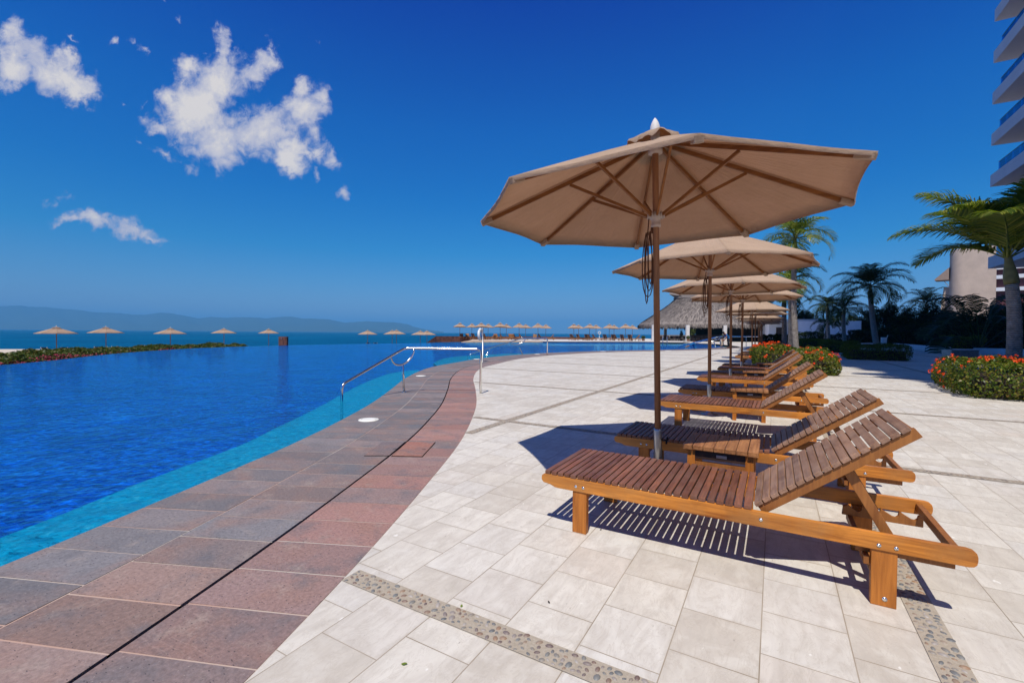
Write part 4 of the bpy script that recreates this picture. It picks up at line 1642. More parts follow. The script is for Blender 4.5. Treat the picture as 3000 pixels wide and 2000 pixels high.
def tree(loc, crown_c, crown_r, n, leaf, mat, label, seed, trunk_r=.1, group=None, airy=.5, name='tree'):
    rs = np.random.default_rng(seed)
    root = empty(name, loc)
    tag(root, label, 'tree', group)
    cc_ = np.array(crown_c, float)
    cr2 = np.array(crown_r, float)
    K = 34
    dirs = rs.normal(size=(K, 3))
    dirs /= np.linalg.norm(dirs, axis=1)[:, None]
    cl = cc_ + dirs * cr2 * rs.uniform(.35, .92, (K, 1))
    rad = cr2.mean() * rs.uniform(.22, .40, K)
    idx = rs.integers(0, K, n)
    d = rs.normal(size=(n, 3))
    d /= np.linalg.norm(d, axis=1)[:, None]
    P = cl[idx] + d * rad[idx][:, None] * rs.uniform(.45, 1.0, (n, 1)) ** airy
    P[:, 2] = np.maximum(P[:, 2], .05)
    V, Fq = leaves(P, d + np.array([0, 0, .6]), leaf, leaf * .42, rs)
    link('crown', np_mesh('crown', V, Fq, mat), root)
    mb = MB()
    top = Vector(cc_ + np.array([0, 0, cr2[2] * .3]))
    mb.tube([(0, 0, -.05), Vector((0, 0, 0)).lerp(top, .4) + Vector((.08, 0, 0)), top], [trunk_r, trunk_r * .75, trunk_r * .3], 8)
    for k in range(0, K, 2):
        s = Vector((0, 0, 0)).lerp(top, .35 + .5 * (k / K))
        mb.tube([s, s.lerp(Vector(cl[k]), .55) + Vector((0, 0, .06)), Vector(cl[k])], [trunk_r * .4, trunk_r * .25, trunk_r * .08], 5)
    mb.build('trunk', 'bark', root)
    return root


RG = 'flowering shrubs with red blossoms'
shrub('flowering_shrub', (5.45, 13.45, 0), 4.4, 3.3, .70, 24000, .066, 'leaf_shrub', 'big rounded flowering shrub with red blossoms at right beside the largest palm', 'shrub', RG, R(-4), 'red_flower', 330, 11, .3, .06, .036)
shrub('flowering_shrub', (.95, 17.25, 0), 1.55, 2.0, .62, 7500, .067, 'leaf_shrub', 'rounded red flowering shrub right of the palm trunk behind the loungers', 'shrub', RG, 0, 'red_flower', 34, 12, .28, .06, .045)
shrub('flowering_shrub', (-.12, 18.9, 0), 1.2, 2.6, .80, 7500, .072, 'leaf_shrub', 'red flowering shrub left of the palm trunk, around the fourth parasol', 'shrub', RG, 0, 'red_flower', 42, 13, .28, .07, .055)
shrub('leafy_shrub', (.95, 21.6, 0), 1.6, 4.2, .66, 5200, .08, 'leaf_shrub', 'low green shrub bed around the foot of the ringed palm trunks', 'shrub', None, 0, 'red_flower', 10, 14, .28, .08, .045)
HG = 'clipped green hedges on the shaded part of the deck'
shrub('hedge', (4.4, 29.6, 0), 2.5, 3.0, .74, 9000, .075, 'leaf_hedge', 'largest clipped boxy hedge, in the shade right of the flower shrub', 'hedge', HG, R(2), None, 0, 21, .18, .05)
shrub('hedge', (4.0, 40.3, 0), 2.3, 3.0, .80, 5000, .1, 'leaf_hedge', 'clipped hedge behind and left of the largest hedge', 'hedge', HG, 0, None, 0, 22, .2, .06)
shrub('hedge', (3.3, 49.5, 0), 2.6, 3.0, .85, 4000, .12, 'leaf_hedge', 'farthest small clipped hedge in front of the white wall', 'hedge', HG, 0, None, 0, 23, .2, .06)


def palm_px(px_b, px_t, py_t, D, **kw):
    b = at(px_b, 1000, D)
    t = at(px_t, py_t, D)
    return (b.x, b.y, 0), t


b, t = palm_px(2967, 2952, 742, 11.0)
make_palm(b, t, .135, 2.3, 17, 31, 'largest palm tree at the right edge with bright green fronds and a thick grey trunk', None, False, .75, (-.16, 0, .06), 88, 32, 1.3, 84, .044, .36)
PG = 'palm trees around the shaded garden'
b, t = palm_px(2572, 2549, 838, 36)
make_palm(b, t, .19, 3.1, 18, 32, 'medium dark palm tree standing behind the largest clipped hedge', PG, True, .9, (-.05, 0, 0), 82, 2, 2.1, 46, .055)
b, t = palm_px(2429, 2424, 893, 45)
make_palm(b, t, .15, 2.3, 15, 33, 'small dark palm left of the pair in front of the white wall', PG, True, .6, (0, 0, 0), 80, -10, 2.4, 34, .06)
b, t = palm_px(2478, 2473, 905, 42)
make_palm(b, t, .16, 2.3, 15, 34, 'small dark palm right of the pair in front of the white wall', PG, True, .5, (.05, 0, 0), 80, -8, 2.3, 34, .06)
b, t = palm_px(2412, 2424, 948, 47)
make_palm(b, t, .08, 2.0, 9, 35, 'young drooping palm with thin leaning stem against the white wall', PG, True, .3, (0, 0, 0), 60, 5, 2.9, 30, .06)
TGp = 'tall palms with ringed grey trunks behind the parasols'
b, t = palm_px(2336, 2330, 690, 18.3)
make_palm(b, t, .105, 1.75, 16, 36, 'tallest ringed grey palm behind the second parasol, crown above the canopy', TGp, False, .8, (.12, 0, 0), 84, -6, 2.0, 40, .034)
b, t = palm_px(2316, 2314, 815, 23.5)
make_palm(b, t, .12, 1.9, 15, 37, 'palm with pale ringed trunk just left of the tallest ringed palm', TGp, False, .7, (.10, 0, 0), 82, -10, 2.1, 36, .045)
b, t = palm_px(2299, 2297, 868, 31)
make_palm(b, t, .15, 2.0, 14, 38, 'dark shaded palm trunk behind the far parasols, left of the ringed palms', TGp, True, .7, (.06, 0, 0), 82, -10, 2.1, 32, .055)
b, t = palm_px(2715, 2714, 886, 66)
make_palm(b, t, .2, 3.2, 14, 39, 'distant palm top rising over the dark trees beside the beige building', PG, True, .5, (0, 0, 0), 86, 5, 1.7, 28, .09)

# dark garden trees and the sunlit ones behind the wall
GT = 'dark shaded garden trees behind the planter wall'
for i, (px, D, pyt, wpx, lab, ar, lf) in enumerate([
        (2545, 56, 882, 70, 'dark tree between the medium palm and the white wall', .5, .2),
        (2612, 55, 846, 64, 'tall airy dark tree just right of the medium palm trunk', .9, .2),
        (2664, 53, 892, 90, 'rounded dark tree above the right end of the largest hedge', .5, .2),
        (2725, 54, 880, 110, 'broad dark tree below the distant palm top', .5, .2),
        (2790, 52, 902, 110, 'low dark tree in front of the curved beige building', .5, .2),
        (2860, 50, 905, 120, 'dark tree behind the big paddle leaf plant', .5, .2),
        (2935, 48, 880, 120, 'dark tree directly behind the largest palm trunk', .5, .2),
        (3010, 47, 870, 110, 'dark tree at the right edge under the white tower', .5, .2)]):
    p = at(px, 990, D)
    zt = at(px, pyt, D).z
    rx = wpx / F_PX * D * .62
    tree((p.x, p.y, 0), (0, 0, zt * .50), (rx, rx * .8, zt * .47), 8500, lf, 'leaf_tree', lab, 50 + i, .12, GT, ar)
for i, (px, D, pyt, wpx, lab) in enumerate([
        (2352, 70, 905, 46, 'dark green tree left of the small palms above the white wall'),
        (2395, 72, 925, 40, 'small dark green tree above the white wall behind the drooping palm'), ]):
    p = at(px, 990, D)
    zt = at(px, pyt, D).z
    rx = wpx / F_PX * D * .62
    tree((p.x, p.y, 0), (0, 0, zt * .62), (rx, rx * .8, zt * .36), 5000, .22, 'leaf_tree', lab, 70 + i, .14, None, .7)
for i, (px, D, pyt, wpx, lab) in enumerate([(2450, 118, 921, 40, 'bright sunlit tree behind the white wall, left of the two'), (2492, 122, 923, 44, 'bright sunlit tree behind the white wall, right of the two')]):
    p = at(px, 990, D)
    zt = at(px, pyt, D).z
    rx = wpx / F_PX * D * .62
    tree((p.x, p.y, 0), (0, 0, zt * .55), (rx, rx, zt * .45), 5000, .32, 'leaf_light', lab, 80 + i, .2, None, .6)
# low dark planting along the wall
for i, (px, D, w, h, lab) in enumerate([(2372, 50, 2.6, 1.5, 'dark bushy shrub left of the drooping palm by the white wall'), (2462, 49, 3.4, 1.3, 'dark bushy shrub under the small palms by the white wall'),
                                        (2300, 40, 1.6, 1.1, 'dark shrub at the foot of the shaded palm trunk'), (2262, 44, 2.0, 1.2, 'dark shrub beside the white pavilion past the last parasols')]):
    p = at(px, 1000, D)
    shrub('garden_shrub', (p.x, p.y, 0), w, 1.6, h, 3500, .16, 'leaf_tree', lab, 'shrub', None, 0, None, 0, 90 + i, .4, .12, surf=.12)
p = at(2795, 1020, 43)
shrub('garden_shrub', (p.x + 1.2, p.y + 2.5, 0), 3.0, 1.6, 1.2, 2500, .18, 'leaf_hedge', 'leafy dark shrub just behind the planter wall', 'shrub', None, 0, None, 0, 97, .4, .16, surf=.12)


for i, (px, D, w, h, lab) in enumerate([(2570, 52, 5.5, 1.7, 'dark underplanting behind the medium palm trunk'), (2668, 50, 5.5, 2.2, 'dark underplanting behind the planter wall, left piece'), (2770, 49, 6.5, 2.6, 'dark underplanting under the low tree before the beige building'),
                                        (2880, 46, 6.5, 2.4, 'dark underplanting between the paddle leaf plant and the largest palm'), (2985, 45, 6.0, 2.6, 'dark underplanting at the right edge behind the largest palm')]):
    p = at(px, 1000, D)
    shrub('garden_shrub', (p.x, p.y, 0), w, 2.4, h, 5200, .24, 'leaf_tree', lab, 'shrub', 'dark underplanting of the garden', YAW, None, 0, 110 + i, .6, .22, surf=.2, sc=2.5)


def paddle_leaf(V, Fq, base, az, el0, stem, L, W, rp):
    h = np.array([math.cos(az), math.sin(az), 0.0])
    side = np.array([-math.sin(az), math.cos(az), 0.0])
    p = np.array(base, float)
    e = el0
    n1 = 8
    for i in range(n1):
        d = h * math.cos(e) + np.array([0, 0, math.sin(e)])
        q = p + d * stem / n1
        b = len(V)
        r = .05 - .003 * i
        V += [p - side * r, p + side * r, q + side * r, q - side * r]
        Fq.append((b, b + 1, b + 2, b + 3))
        p = q
        e -= .03
    n2 = 22
    for i in range(n2):
        t0, t1 = i / n2, (i + .86) / n2
        d = h * math.cos(e) + np.array([0, 0, math.sin(e)])
        q = p + d * L / n2
        up = np.cross(d, side)
        if up[2] < 0:
            up = -up
        w = W * math.sin(math.pi * (.06 + .9 * t0)) ** .6
        for s in (-1, 1):
            b = len(V)
            dr = rp.uniform(-.25, .12)
            m0, m1 = p, p + (q - p) * .9
            o0 = p + side * s * w * .5 + up * w * (.16 + dr * .3) + d * .10
            o1 = m1 + side * s * w * .5 + up * w * (.16 + dr * .3) + d * .10
            V += [m0, m1, o1, o0]
            Fq.append((b, b + 1, b + 2, b + 3))
            b = len(V)
            e0 = o0 + side * s * w * .32 + up * w * dr - np.array([0, 0, .12]) * w
            e1 = o1 + side * s * w * .30 + up * w * dr - np.array([0, 0, .12]) * w + d * .02
            V += [o0, o1, e1, e0]
            Fq.append((b, b + 1, b + 2, b + 3))
        p = q
        e -= .075


p = at(2868, 1010, 33)
root = empty('paddle_leaf_plant', (p.x, p.y, 0), 0, 'big dark plant with a fan of broad paddle leaves left of the largest palm trunk', 'plant')
rp = np.random.default_rng(4)
for k in range(11):
    V, Fq = [], []
    a = R(30) + (0 if k % 2 else math.pi)
    el_ = R(88 - 5.6 * k + (0 if k < 8 else -6))
    paddle_leaf(V, Fq, (0, 0, .2), a + rp.uniform(-.35, .35), el_, 2.7 + .35 * math.sin(k), 2.5, 1.05, rp)
    link('leaf', np_mesh('leaf', np.array(V), np.array(Fq), 'leaf_banana'), root)
mb = MB()
mb.tube([(0, 0, 0), (0, 0, .5)], [.25, .16], 10)
mb.build('stem', 'bark', root)

# hedge and flower bed beyond the infinity edge
def bed(name, line, d0, d1, z0f, zf, n, leaf, mat, label, cat, seed, taper=None):
    rs = np.random.default_rng(seed)
    m = 400
    A, B = resample(offset_line(line, d0), m), resample(offset_line(line, d1), m)
    f = rs.random(n) ** .8
    i = rs.integers(0, m - 1, n)
    A_, B_ = np.array([tuple(p) for p in A]), np.array([tuple(p) for p in B])
    wt = np.ones(n) if taper is None else taper(i / m)
    q = A_[i] * (1 - f * wt)[:, None] + B_[i] * (f * wt)[:, None]
    q += rs.normal(scale=.08, size=q.shape)
    P = np.column_stack([q, np.zeros(n)])
    z = zf(f) + .10 * lump(P, seed, 2.2) + .06 * lump(P, seed + 1, 6)
    P[:, 2] = z - rs.random(n) ** 2 * .35
    V, Fq = leaves(P, np.tile(np.array([[0, 0, 1.0]]), (n, 1)), leaf, leaf * .5, rs)
    root_p = A_[m // 2]
    o = link(name, np_mesh(name, V, Fq, mat))
    return tag(o, label, cat, None, 'stuff')


bl = [p for p in INFL if p.x < -17.5 and p.y < 24]
bed('flower_bed', bl[:30], -.35, -2.6, None, lambda f: -.40 + .20 * f, 6500, .12, 'pink_flower', 'strip of magenta flowers along the far edge of the pool', 'flower bed', 61)
bed('bed_foliage', bl[:34], -.3, -2.9, None, lambda f: -.44 + .24 * f, 22000, .13, 'leaf_bed', 'green leaves between the magenta flowers along the pool edge', 'flower bed', 64)
bed('low_hedge', bl, -2.4, -5.2, None, lambda f: -.34 + .38 * np.sin(np.pi * np.minimum(1, f * .8 + .1)), 42000, .15, 'leaf_bed', 'long low green hedge between the infinity pool and the beach', 'hedge', 62)
bb = resample(offset_line(bl, -.2), 60)
b2 = resample(offset_line(bl, -5.4), 60)
mb = MB()
mb.add([(p.x, p.y, -.75) for p in bb] + [(p.x, p.y, -.45) for p in b2], [(i, i + 1, i + 61, i + 60) for i in range(59)])
tag(mb.build('bed_soil', 'soil'), kind='structure')

# ------------------------------------------------------------------ handrails, buoys, lids
def bend(pts, r=.09, n=6):
    """round the corners of a polyline"""
    pts = [Vector(p) for p in pts]
    out = [pts[0]]
    for a, b, c in zip(pts, pts[1:], pts[2:]):
        d0, d1 = (a - b).normalized(), (c - b).normalized()
        k = min(r, (a - b).length * .45, (c - b).length * .45)
        p0, p1 = b + d0 * k, b + d1 * k
        for i in range(n + 1):
            t = i / n
            out.append(p0 * (1 - t) ** 2 + b * 2 * t * (1 - t) + p1 * t * t)
    out.append(pts[-1])
    return out


def u_bracket(mb, a, b, dep, r):
    a, b = Vector(a), Vector(b)
    mid = (a + b) / 2
    pts = []
    for i in range(15):
        t = math.pi * i / 14
        f = (1 - math.cos(t)) / 2
        p = a.lerp(b, f)
        p.z -= dep * math.sin(t)
        pts.append(p)
    mb.tube(pts, r, 10)
    return pts[7]


def make_handrail(end, mid, low, label, z_top=.88, z_low=.30, z_bot=-.30, second=None, r=.024):
    """end, mid: posts on the deck; low: post standing in the water"""
    end, mid, low = Vector((*end, 0)), Vector((*mid, 0)), Vector((*low, 0))
    root = empty('handrail', end, 0, label, 'handrail', 'steel handrails leading into the pool')
    o = end
    L = lambda p, z: Vector((p.x - o.x, p.y - o.y, z))
    mb = MB()
    mb.tube(bend([L(end, 0), L(end, z_top), L(mid, z_top), L(low, z_low), L(low, z_bot)], .10), r, 14)
    mb.build('rail', 'steel', root)
    mb = MB()
    m0 = L(mid, z_top)
    pa = m0.lerp(L(low, z_low), .27 * .9)
    pb = m0.lerp(L(end, z_top), .14 * .9)
    q = u_bracket(mb, pa, pb, .24, r * .8)
    mb.tube([q, L(mid, 0) + Vector((0, 0, 0))], r * .95, 12)
    mb.lathe([(r * 1.9, .001), (r * 1.9, .008), (r * 1.1, .012)], 14, L(mid, 0))
    mb.build('bracket_post', 'steel', root)
    if second is not None:
        mb = MB()
        s_ = L(Vector((*second, 0)), 0)
        f = ((Vector((*second, 0)) - mid).length) / max(1e-6, (low - mid).length)
        zz = z_top + (z_low - z_top) * f
        c = m0.lerp(L(low, z_low), f)
        dirv = (L(low, z_low) - m0).normalized()
        q = u_bracket(mb, c - dirv * .2, c + dirv * .2, .24, r * .8)
        mb.tube([q, Vector((q.x, q.y, z_bot))], r * .95, 10)
        mb.build('bracket_post', 'steel', root)
    return root


e_, m_, l_ = gp(1408, 1152), gp(1184, 1149), gp(1001, 1182, WATER_Z)
make_handrail(e_[:2], m_[:2], l_[:2], 'nearest steel handrail bent down from the coping into the pool')
e_, m_, l_, s_ = gp(1603, 1041), gp(1531, 1038), gp(1375, 1041, WATER_Z), gp(1458, 1043, WATER_Z)
make_handrail(e_[:2], m_[:2], l_[:2], 'second steel handrail with two curved brackets, before the far terrace', .92, .02, -.3, s_[:2], .03)
e_, m_, l_ = gp(2186, 1016), gp(2098, 1020), gp(1990, 1016, WATER_Z)
make_handrail(e_[:2], m_[:2], l_[:2], 'front steel handrail of the pair at the far end of the pool', 1.0, .05, -.3, None, .035)
e_, m_, l_ = gp(2254, 1013), gp(2112, 1009), gp(2018, 1014, WATER_Z)
make_handrail(e_[:2], m_[:2], l_[:2], 'rear steel handrail of the pair at the far end of the pool', 1.0, .10, -.3, None, .035)

# pool ladder at the terrace
p = gp(1948, 1003.5, .0)
root = empty('pool_ladder', (p.x, p.y, 0), R(15), 'steel pool ladder with two curved rails before the thatched restaurant', 'pool ladder')
for s in (-1, 1):
    mb = MB()
    mb.tube(bend([(s * .28, -.35, -.5), (s * .28, -.25, .75), (s * .28, .2, .85), (s * .28, .45, .0)], .25), .035, 8)
    mb.build('rail', 'steel', root)
mb = MB()
for z in (-.4, -.12):
    mb.box(-.27, .27, -.36, -.28, z, z + .03)
mb.build('step', 'steel', root)


def make_buoy(px, py_base, zring, rring, yaw, label, z0=0.0, pole_h=1.45, hang=-.09, rpole=.03):
    p = gp(px, py_base, z0)
    root = empty('lifebuoy_post', (p.x, p.y, z0), 0, label, 'lifebuoy post')
    mb = MB()
    mb.lathe([(.07, 0.001), (.07, .012), (rpole, .02), (rpole, pole_h), (rpole * .6, pole_h + .02)], 14)
    mb.build('post', 'steel_brushed', root)
    mb = MB()
    c = Vector((math.cos(yaw) * 0, 0, zring))
    ax = Vector((math.cos(yaw), math.sin(yaw), 0))
    pts = []
    cen = Vector((hang * RT0.x, hang * RT0.y, zring))
    for i in range(28):
        t = 2 * math.pi * i / 28
        pts.append(cen + ax * (rring * math.cos(t)) + Vector((0, 0, rring * math.sin(t))))
    mb.tube(pts, rring * .27, 12, closed=True)
    rg = mb.build('ring', 'bucket_white', root)
    mb = MB()
    for k in range(4):
        t0 = math.pi / 4 + k * math.pi / 2
        q = [cen + ax * (rring * math.cos(t0 + d)) + Vector((0, 0, rring * math.sin(t0 + d))) for d in (-.10, 0, .10)]
        mb.tube(q, rring * .285, 12)
    mb.build('band', 'white_slab', rg)


make_buoy(1414, 1059.5, 1.13, .205, R(104), 'lifebuoy ring seen edge on, on a steel post at the curve of the coping', 0, 1.38, -.10, .026)
make_buoy(1756, 997, 1.17, .20, R(30), 'small round white lifebuoy on a post on the far terrace', .14, 1.1, 0, .03)

for i, (px, py, rr, lab) in enumerate([(1080, 1230, .135, 'nearest round white skimmer lid set in the coping'), (1233, 1101, .135, 'white skimmer lid beside the nearest handrail post'),
                                       (1397, 1052, .15, 'white skimmer lid at the pool edge by the lifebuoy post'), (1574, 1037.5, .16, 'white skimmer lid between the posts of the second handrail'),
                                       (1767, 1029.3, .2, 'white skimmer lid on the far coping below the small lifebuoy'), (1957, 1027, .22, 'white skimmer lid on the far coping below the pool ladder')]):
    p = gp(px, py, 0)
    mb = MB()
    mb.lathe([(rr, -.003), (rr, .004), (rr * .96, .0085), (rr * .5, .0095), (.004, .0098)], 40)
    root = mb.build('skimmer_lid', 'white_plastic')
    root.location = (p.x, p.y, .0015)
    tag(root, lab, 'lid', 'white skimmer lids')
    if i < 2:
        for s in (-1, 1):
            mb = MB()
            mb.M = Matrix.Rotation(R(25), 4, 'Z')
            mb.box(s * rr * .72 - .012, s * rr * .72 + .012, -.004, .004, .0083, .0104)
            mb.build('finger_slot', 'slot_dark', root)

# stone access covers in the coping
for nm, q, mt, lab in (('access_cover', [(1194, 1293), (1275, 1295), (1237, 1336.5), (1148, 1335)], (0.27, 0.125, 0.095), 'reddish square stone access cover beside the drainage slot'),
                       ('access_cover', [(1121, 1294), (1187, 1293.5), (1140, 1334), (1068, 1334)], (0.15, 0.12, 0.12), 'dark grey square stone access cover beside the drainage slot')):
    P4 = [gp(x, y, .004) for x, y in q]
    cen = sum(P4, Vector()) / 4
    mb = MB()
    mb.prism([((p.x - cen.x) * 1.03, (p.y - cen.y) * 1.03) for p in P4], 'z', .0016, .0028)
    rim = mb
    mb2 = MB()
    mb2.prism([((p.x - cen.x) * .985, (p.y - cen.y) * .985) for p in P4], 'z', .0030, .0062)
    o = mb2.build(nm, 'coping_stone')
    ca = o.data.color_attributes.new('tint', 'FLOAT_COLOR', 'CORNER')
    ca.data.foreach_set('color', [*mt, 1.0] * len(o.data.loops))
    o.location = (cen.x, cen.y, 0)
    tag(o, lab, 'cover', 'square stone access covers')
    rim.build('seam', 'slot_dark', o)
    mb3 = MB()
    mb3.box(-.02, .02, -.012, -.007, .0061, .0068)
    mb3.box(-.02, .02, .004, .009, .0061, .0068)
    mb3.build('finger_slot', 'slot_dark', o).location = (.10, .03, 0)

# ------------------------------------------------------------------ far terrace
TZ = .14
fl_ = [p for p in FARL if p.y > 52.5 and p.x < -15.0]
poly = [(-31.0, 54.6), (-24.6, 57.0), (-20.0, 62.3), (-15.8, 66.4), (-11.2, 67.6), (-11.2, 75), (-16, 76), (-24, 90), (-52, 84), (-42, 62)]
sheet('far_terrace', poly, TZ, 'terrace_stone')
mb = MB()
front = [(-42, 62), (-31.0, 54.6), (-24.6, 57.0), (-20.0, 62.3), (-15.8, 66.4), (-11.2, 67.6)]
mb.add([(x, y, TZ - .055) for x, y in front] + [(x, y, -.9) for x, y in front], [(i, i + 1, i + 7, i + 6) for i in range(5)])
mb.add([(x, y, TZ - .0005) for x, y in front] + [(x + .02, y - .03, TZ - .058) for x, y in front], [(i, i + 1, i + 7, i + 6) for i in range(5)], 1)
tag(mb.build('terrace_face', ['waterline_tile', 'terrace_stone']), kind='structure')
# steps at its left end
for i, (z, off) in enumerate(((.02, 0), (.08, .5), (.135, 1.0))):
    mb = MB()
    a = Vector((-34.6 + off * .5, 47.0 + off * 1.2))
    pts = [(a.x, a.y), (-27.2, 54.9 + off * .6), (-31.0, 60), (-42, 60)]
    mb.prism(pts, 'z', -.6, z)
    tag(mb.build('terrace_step', 'step_tan'), kind='structure')


def wall_px(name, pts, D0, D1, z0, mat, label, thick=.35, cat='wall'):
    mb = MB()
    V = []
    n = len(pts)
    for k, (px, py) in enumerate(pts):
        t = k / (n - 1)
        D = D0 + (D1 - D0) * t
        p = at(px, py, D)
        V.append(p)
    back = (Vector((FW.x, FW.y, 0))).normalized() * thick
    vv_ = [(p.x, p.y, z0) for p in V] + [tuple(p) for p in V] + [(p.x + back.x, p.y + back.y, z0) for p in V] + [tuple(p + back) for p in V]
    Fc = []
    for i in range(n - 1):
        Fc += [(i, i + 1, n + i + 1, n + i), (2 * n + i, 3 * n + i, 3 * n + i + 1, 2 * n + i + 1), (n + i, n + i + 1, 3 * n + i + 1, 3 * n + i)]
    Fc += [(0, n, 3 * n, 2 * n), (n - 1, 3 * n - 1, 4 * n - 1, 2 * n - 1)]
    mb.add(vv_, Fc)
    return tag(mb.build(name, mat), label, cat)


wall_px('parapet_wall', [(1251, 1003), (1262, 994.5), (1277, 984.5), (1330, 984.8), (1400, 985.2), (1500, 985.6), (1600, 986.3), (1700, 988.0), (1796, 989.0)], 62, 86, -.3, 'brown_stone', 'long reddish brown parapet wall behind the far terrace loungers')
wall_px('low_wall', [(1742, 990.0), (1800, 990.2), (1860, 991.0), (1945, 993.0)], 79, 79, 0, 'column_white', 'low white wall behind the right hand loungers of the far terrace')

ISL_U = [(1347, 945.5), (1410, 945.5), (1466, 945), (1521, 946.5), (1577, 947), (1682, 949), (1727, 949), (1785, 949.5), (1834, 949)]
ISL_B = [(1382, 947.3), (1430, 948), (1483, 948.5), (1540, 949.5), (1599, 950), (1696, 951), (1747, 951), (1799, 951.3), (1852, 952)]


def simple_parasol(RR, zr, zt):
    root = empty('parasol')
    mb = MB()
    mb.lathe([(.25, 0.001), (.25, .05), (.04, .06), (.032, .4), (.032, zt)], 10)
    mb.build('pole', 'pole_wood', root)
    can = link('canopy', canopy_mesh('canopy', RR, zr, zt, na=3, nr=4, sag=.04), root)
    link('vent_flap', vent_mesh('vent_flap', zt + .01, .3), can)
    mb = MB()
    mb.lathe([(.035, zt + .05), (.035, zt + .12), (.004, zt + .2)], 8)
    mb.build('finial', 'finial_white', root)
    for k in range(8):
        mb = MB()
        sl_ = (zt - zr) / RR
        mb.bar((.05, 0, zt - .06), (RR - .05, 0, zr - .02), .025, .035)
        rb = mb.build('rib', 'rib_wood', root)
        rb.rotation_euler.z = k * math.pi / 4
    return root


ORD = ['first', 'second', 'third', 'fourth', 'fifth', 'sixth', 'seventh', 'eighth', 'ninth', 'tenth', 'eleventh', 'twelfth', 'thirteenth', 'fourteenth', 'fifteenth', 'sixteenth']
GI = 'small beige parasols on the far terrace'
proto_i = None
for row, (lst, D, nm) in enumerate(((ISL_U, 72, 'front'), (ISL_B, 82, 'rear'))):
    for i, (px, py) in enumerate(lst):
        p = at(px, py, D)
        if proto_i is None:
            proto_i = simple_parasol(1.13, 2.02, 2.62)
            o = proto_i
        else:
            o = copy_tree(proto_i)
        o.location = (p.x, p.y, TZ if row == 0 else TZ - .02)
        sc = (p.z - TZ) / 2.70
        o.scale = (1, 1, sc)
        o.rotation_euler = (R(random.uniform(-2.2, 2.2)), R(random.uniform(-2.2, 2.2)), random.uniform(0, .8))
        side = 'left' if i < 5 else 'right'
        kk = i if i < 5 else i - 5
        tag(o, f'small beige parasol, {ORD[kk]} from the left in the {nm} row of the {side} terrace group', 'parasol', GI)

mesh_a = small_lounger_mesh('sun_lounger', R(48), ['terrace_wood', 'terrace_wood'])
mesh_b = small_lounger_mesh('sun_lounger', R(55), ['terrace_wood', 'dark_wood'])
GL = 'small loungers on the far terrace'
ISL_L = [(1352, 993.5, 72, 170, 0), (1370, 993.2, 73, 168, 0), (1391, 993.8, 71, 35, 1), (1423, 994, 71, 40, 1), (1438, 994, 71, 250, 0), (1455, 994, 71, 160, 0), (1476, 994, 71, 80, 1), (1499, 994.2, 71, 155, 0), (1508, 994.2, 72, 150, 0),
         (1532, 994.3, 71, 80, 1), (1566, 994.5, 71, 190, 0), (1588, 994.5, 72, 75, 1), (1609, 994.6, 72, 268, 0),
         (1680, 996, 71, 50, 1), (1700, 996.3, 70, 60, 1), (1723, 996.5, 70, 45, 1), (1733, 996.5, 71, 80, 1), (1747, 996.8, 70, 80, 1), (1776, 997.2, 69, 40, 1), (1784, 997.2, 70, 268, 0), (1800, 997.3, 69, 40, 1), (1806, 997.4, 70, 55, 1),
         (1826, 997.6, 69, 40, 1), (1838, 997.8, 69, 268, 0), (1849, 997.9, 68, 42, 1), (1860, 998, 68, 265, 0)]
for i, (px, py, D, az, kind_) in enumerate(ISL_L):
    p = at(px, py, D)
    o = link('sun_lounger', mesh_b if kind_ else mesh_a)
    # az: direction the foot end points, measured clockwise from away-from-camera
    o.location = (p.x, p.y, TZ)
    o.rotation_euler.z = YAW + R(90) - R(az) + math.pi
    side = 'left' if i < 13 else 'right'
    kk = i if i < 13 else i - 13
    tone = 'dark backed' if kind_ else 'sunlit wooden'
    tag(o, f'tiny {tone} lounger, {ORD[kk]} from the left in the {side} terrace group', 'sun lounger', GL)

# ------------------------------------------------------------------ beach parasols and loungers
GB = 'beige parasols on the beach beyond the pool'
BU = [(165, 952.5, 40, 'leftmost and largest beach parasol above the low hedge'), (310, 953.5, 45, 'second beach parasol from the left above the low hedge'), (499, 957, 47.5, 'third beach parasol from the left, at the end of the hedge'),
      (656, 959, 58, 'fourth beach parasol from the left, between the pool and the sea'), (787, 961, 64, 'fifth beach parasol from the left, beside the stone shower wall'),
      (1077, 965, 68, 'lone beach parasol right of the shower wall'), (1149, 965, 70, 'left one of the first overlapping pair of beach parasols'), (1161.5, 964, 68, 'right one of the first overlapping pair of beach parasols'),
      (1231.5, 966.5, 70, 'left one of the overlapping pair of beach parasols next to the terrace'), (1251, 966.5, 69, 'right one of the overlapping pair of beach parasols next to the terrace')]
proto_b = None
for i, (px, py, D, lab) in enumerate(BU):
    p = at(px, py, D)
    if proto_b is None:
        proto_b = simple_parasol(1.42, 2.10, 2.62)
        o = proto_b
    else:
        o = copy_tree(proto_b)
    o.location = (p.x, p.y, p.z - 2.82)
    o.rotation_euler.z = random.uniform(0, .8)
    tag(o, lab, 'parasol', GB)
mesh_c = small_lounger_mesh('beach_lounger', R(52), ['column_white', 'navy_cushion'])
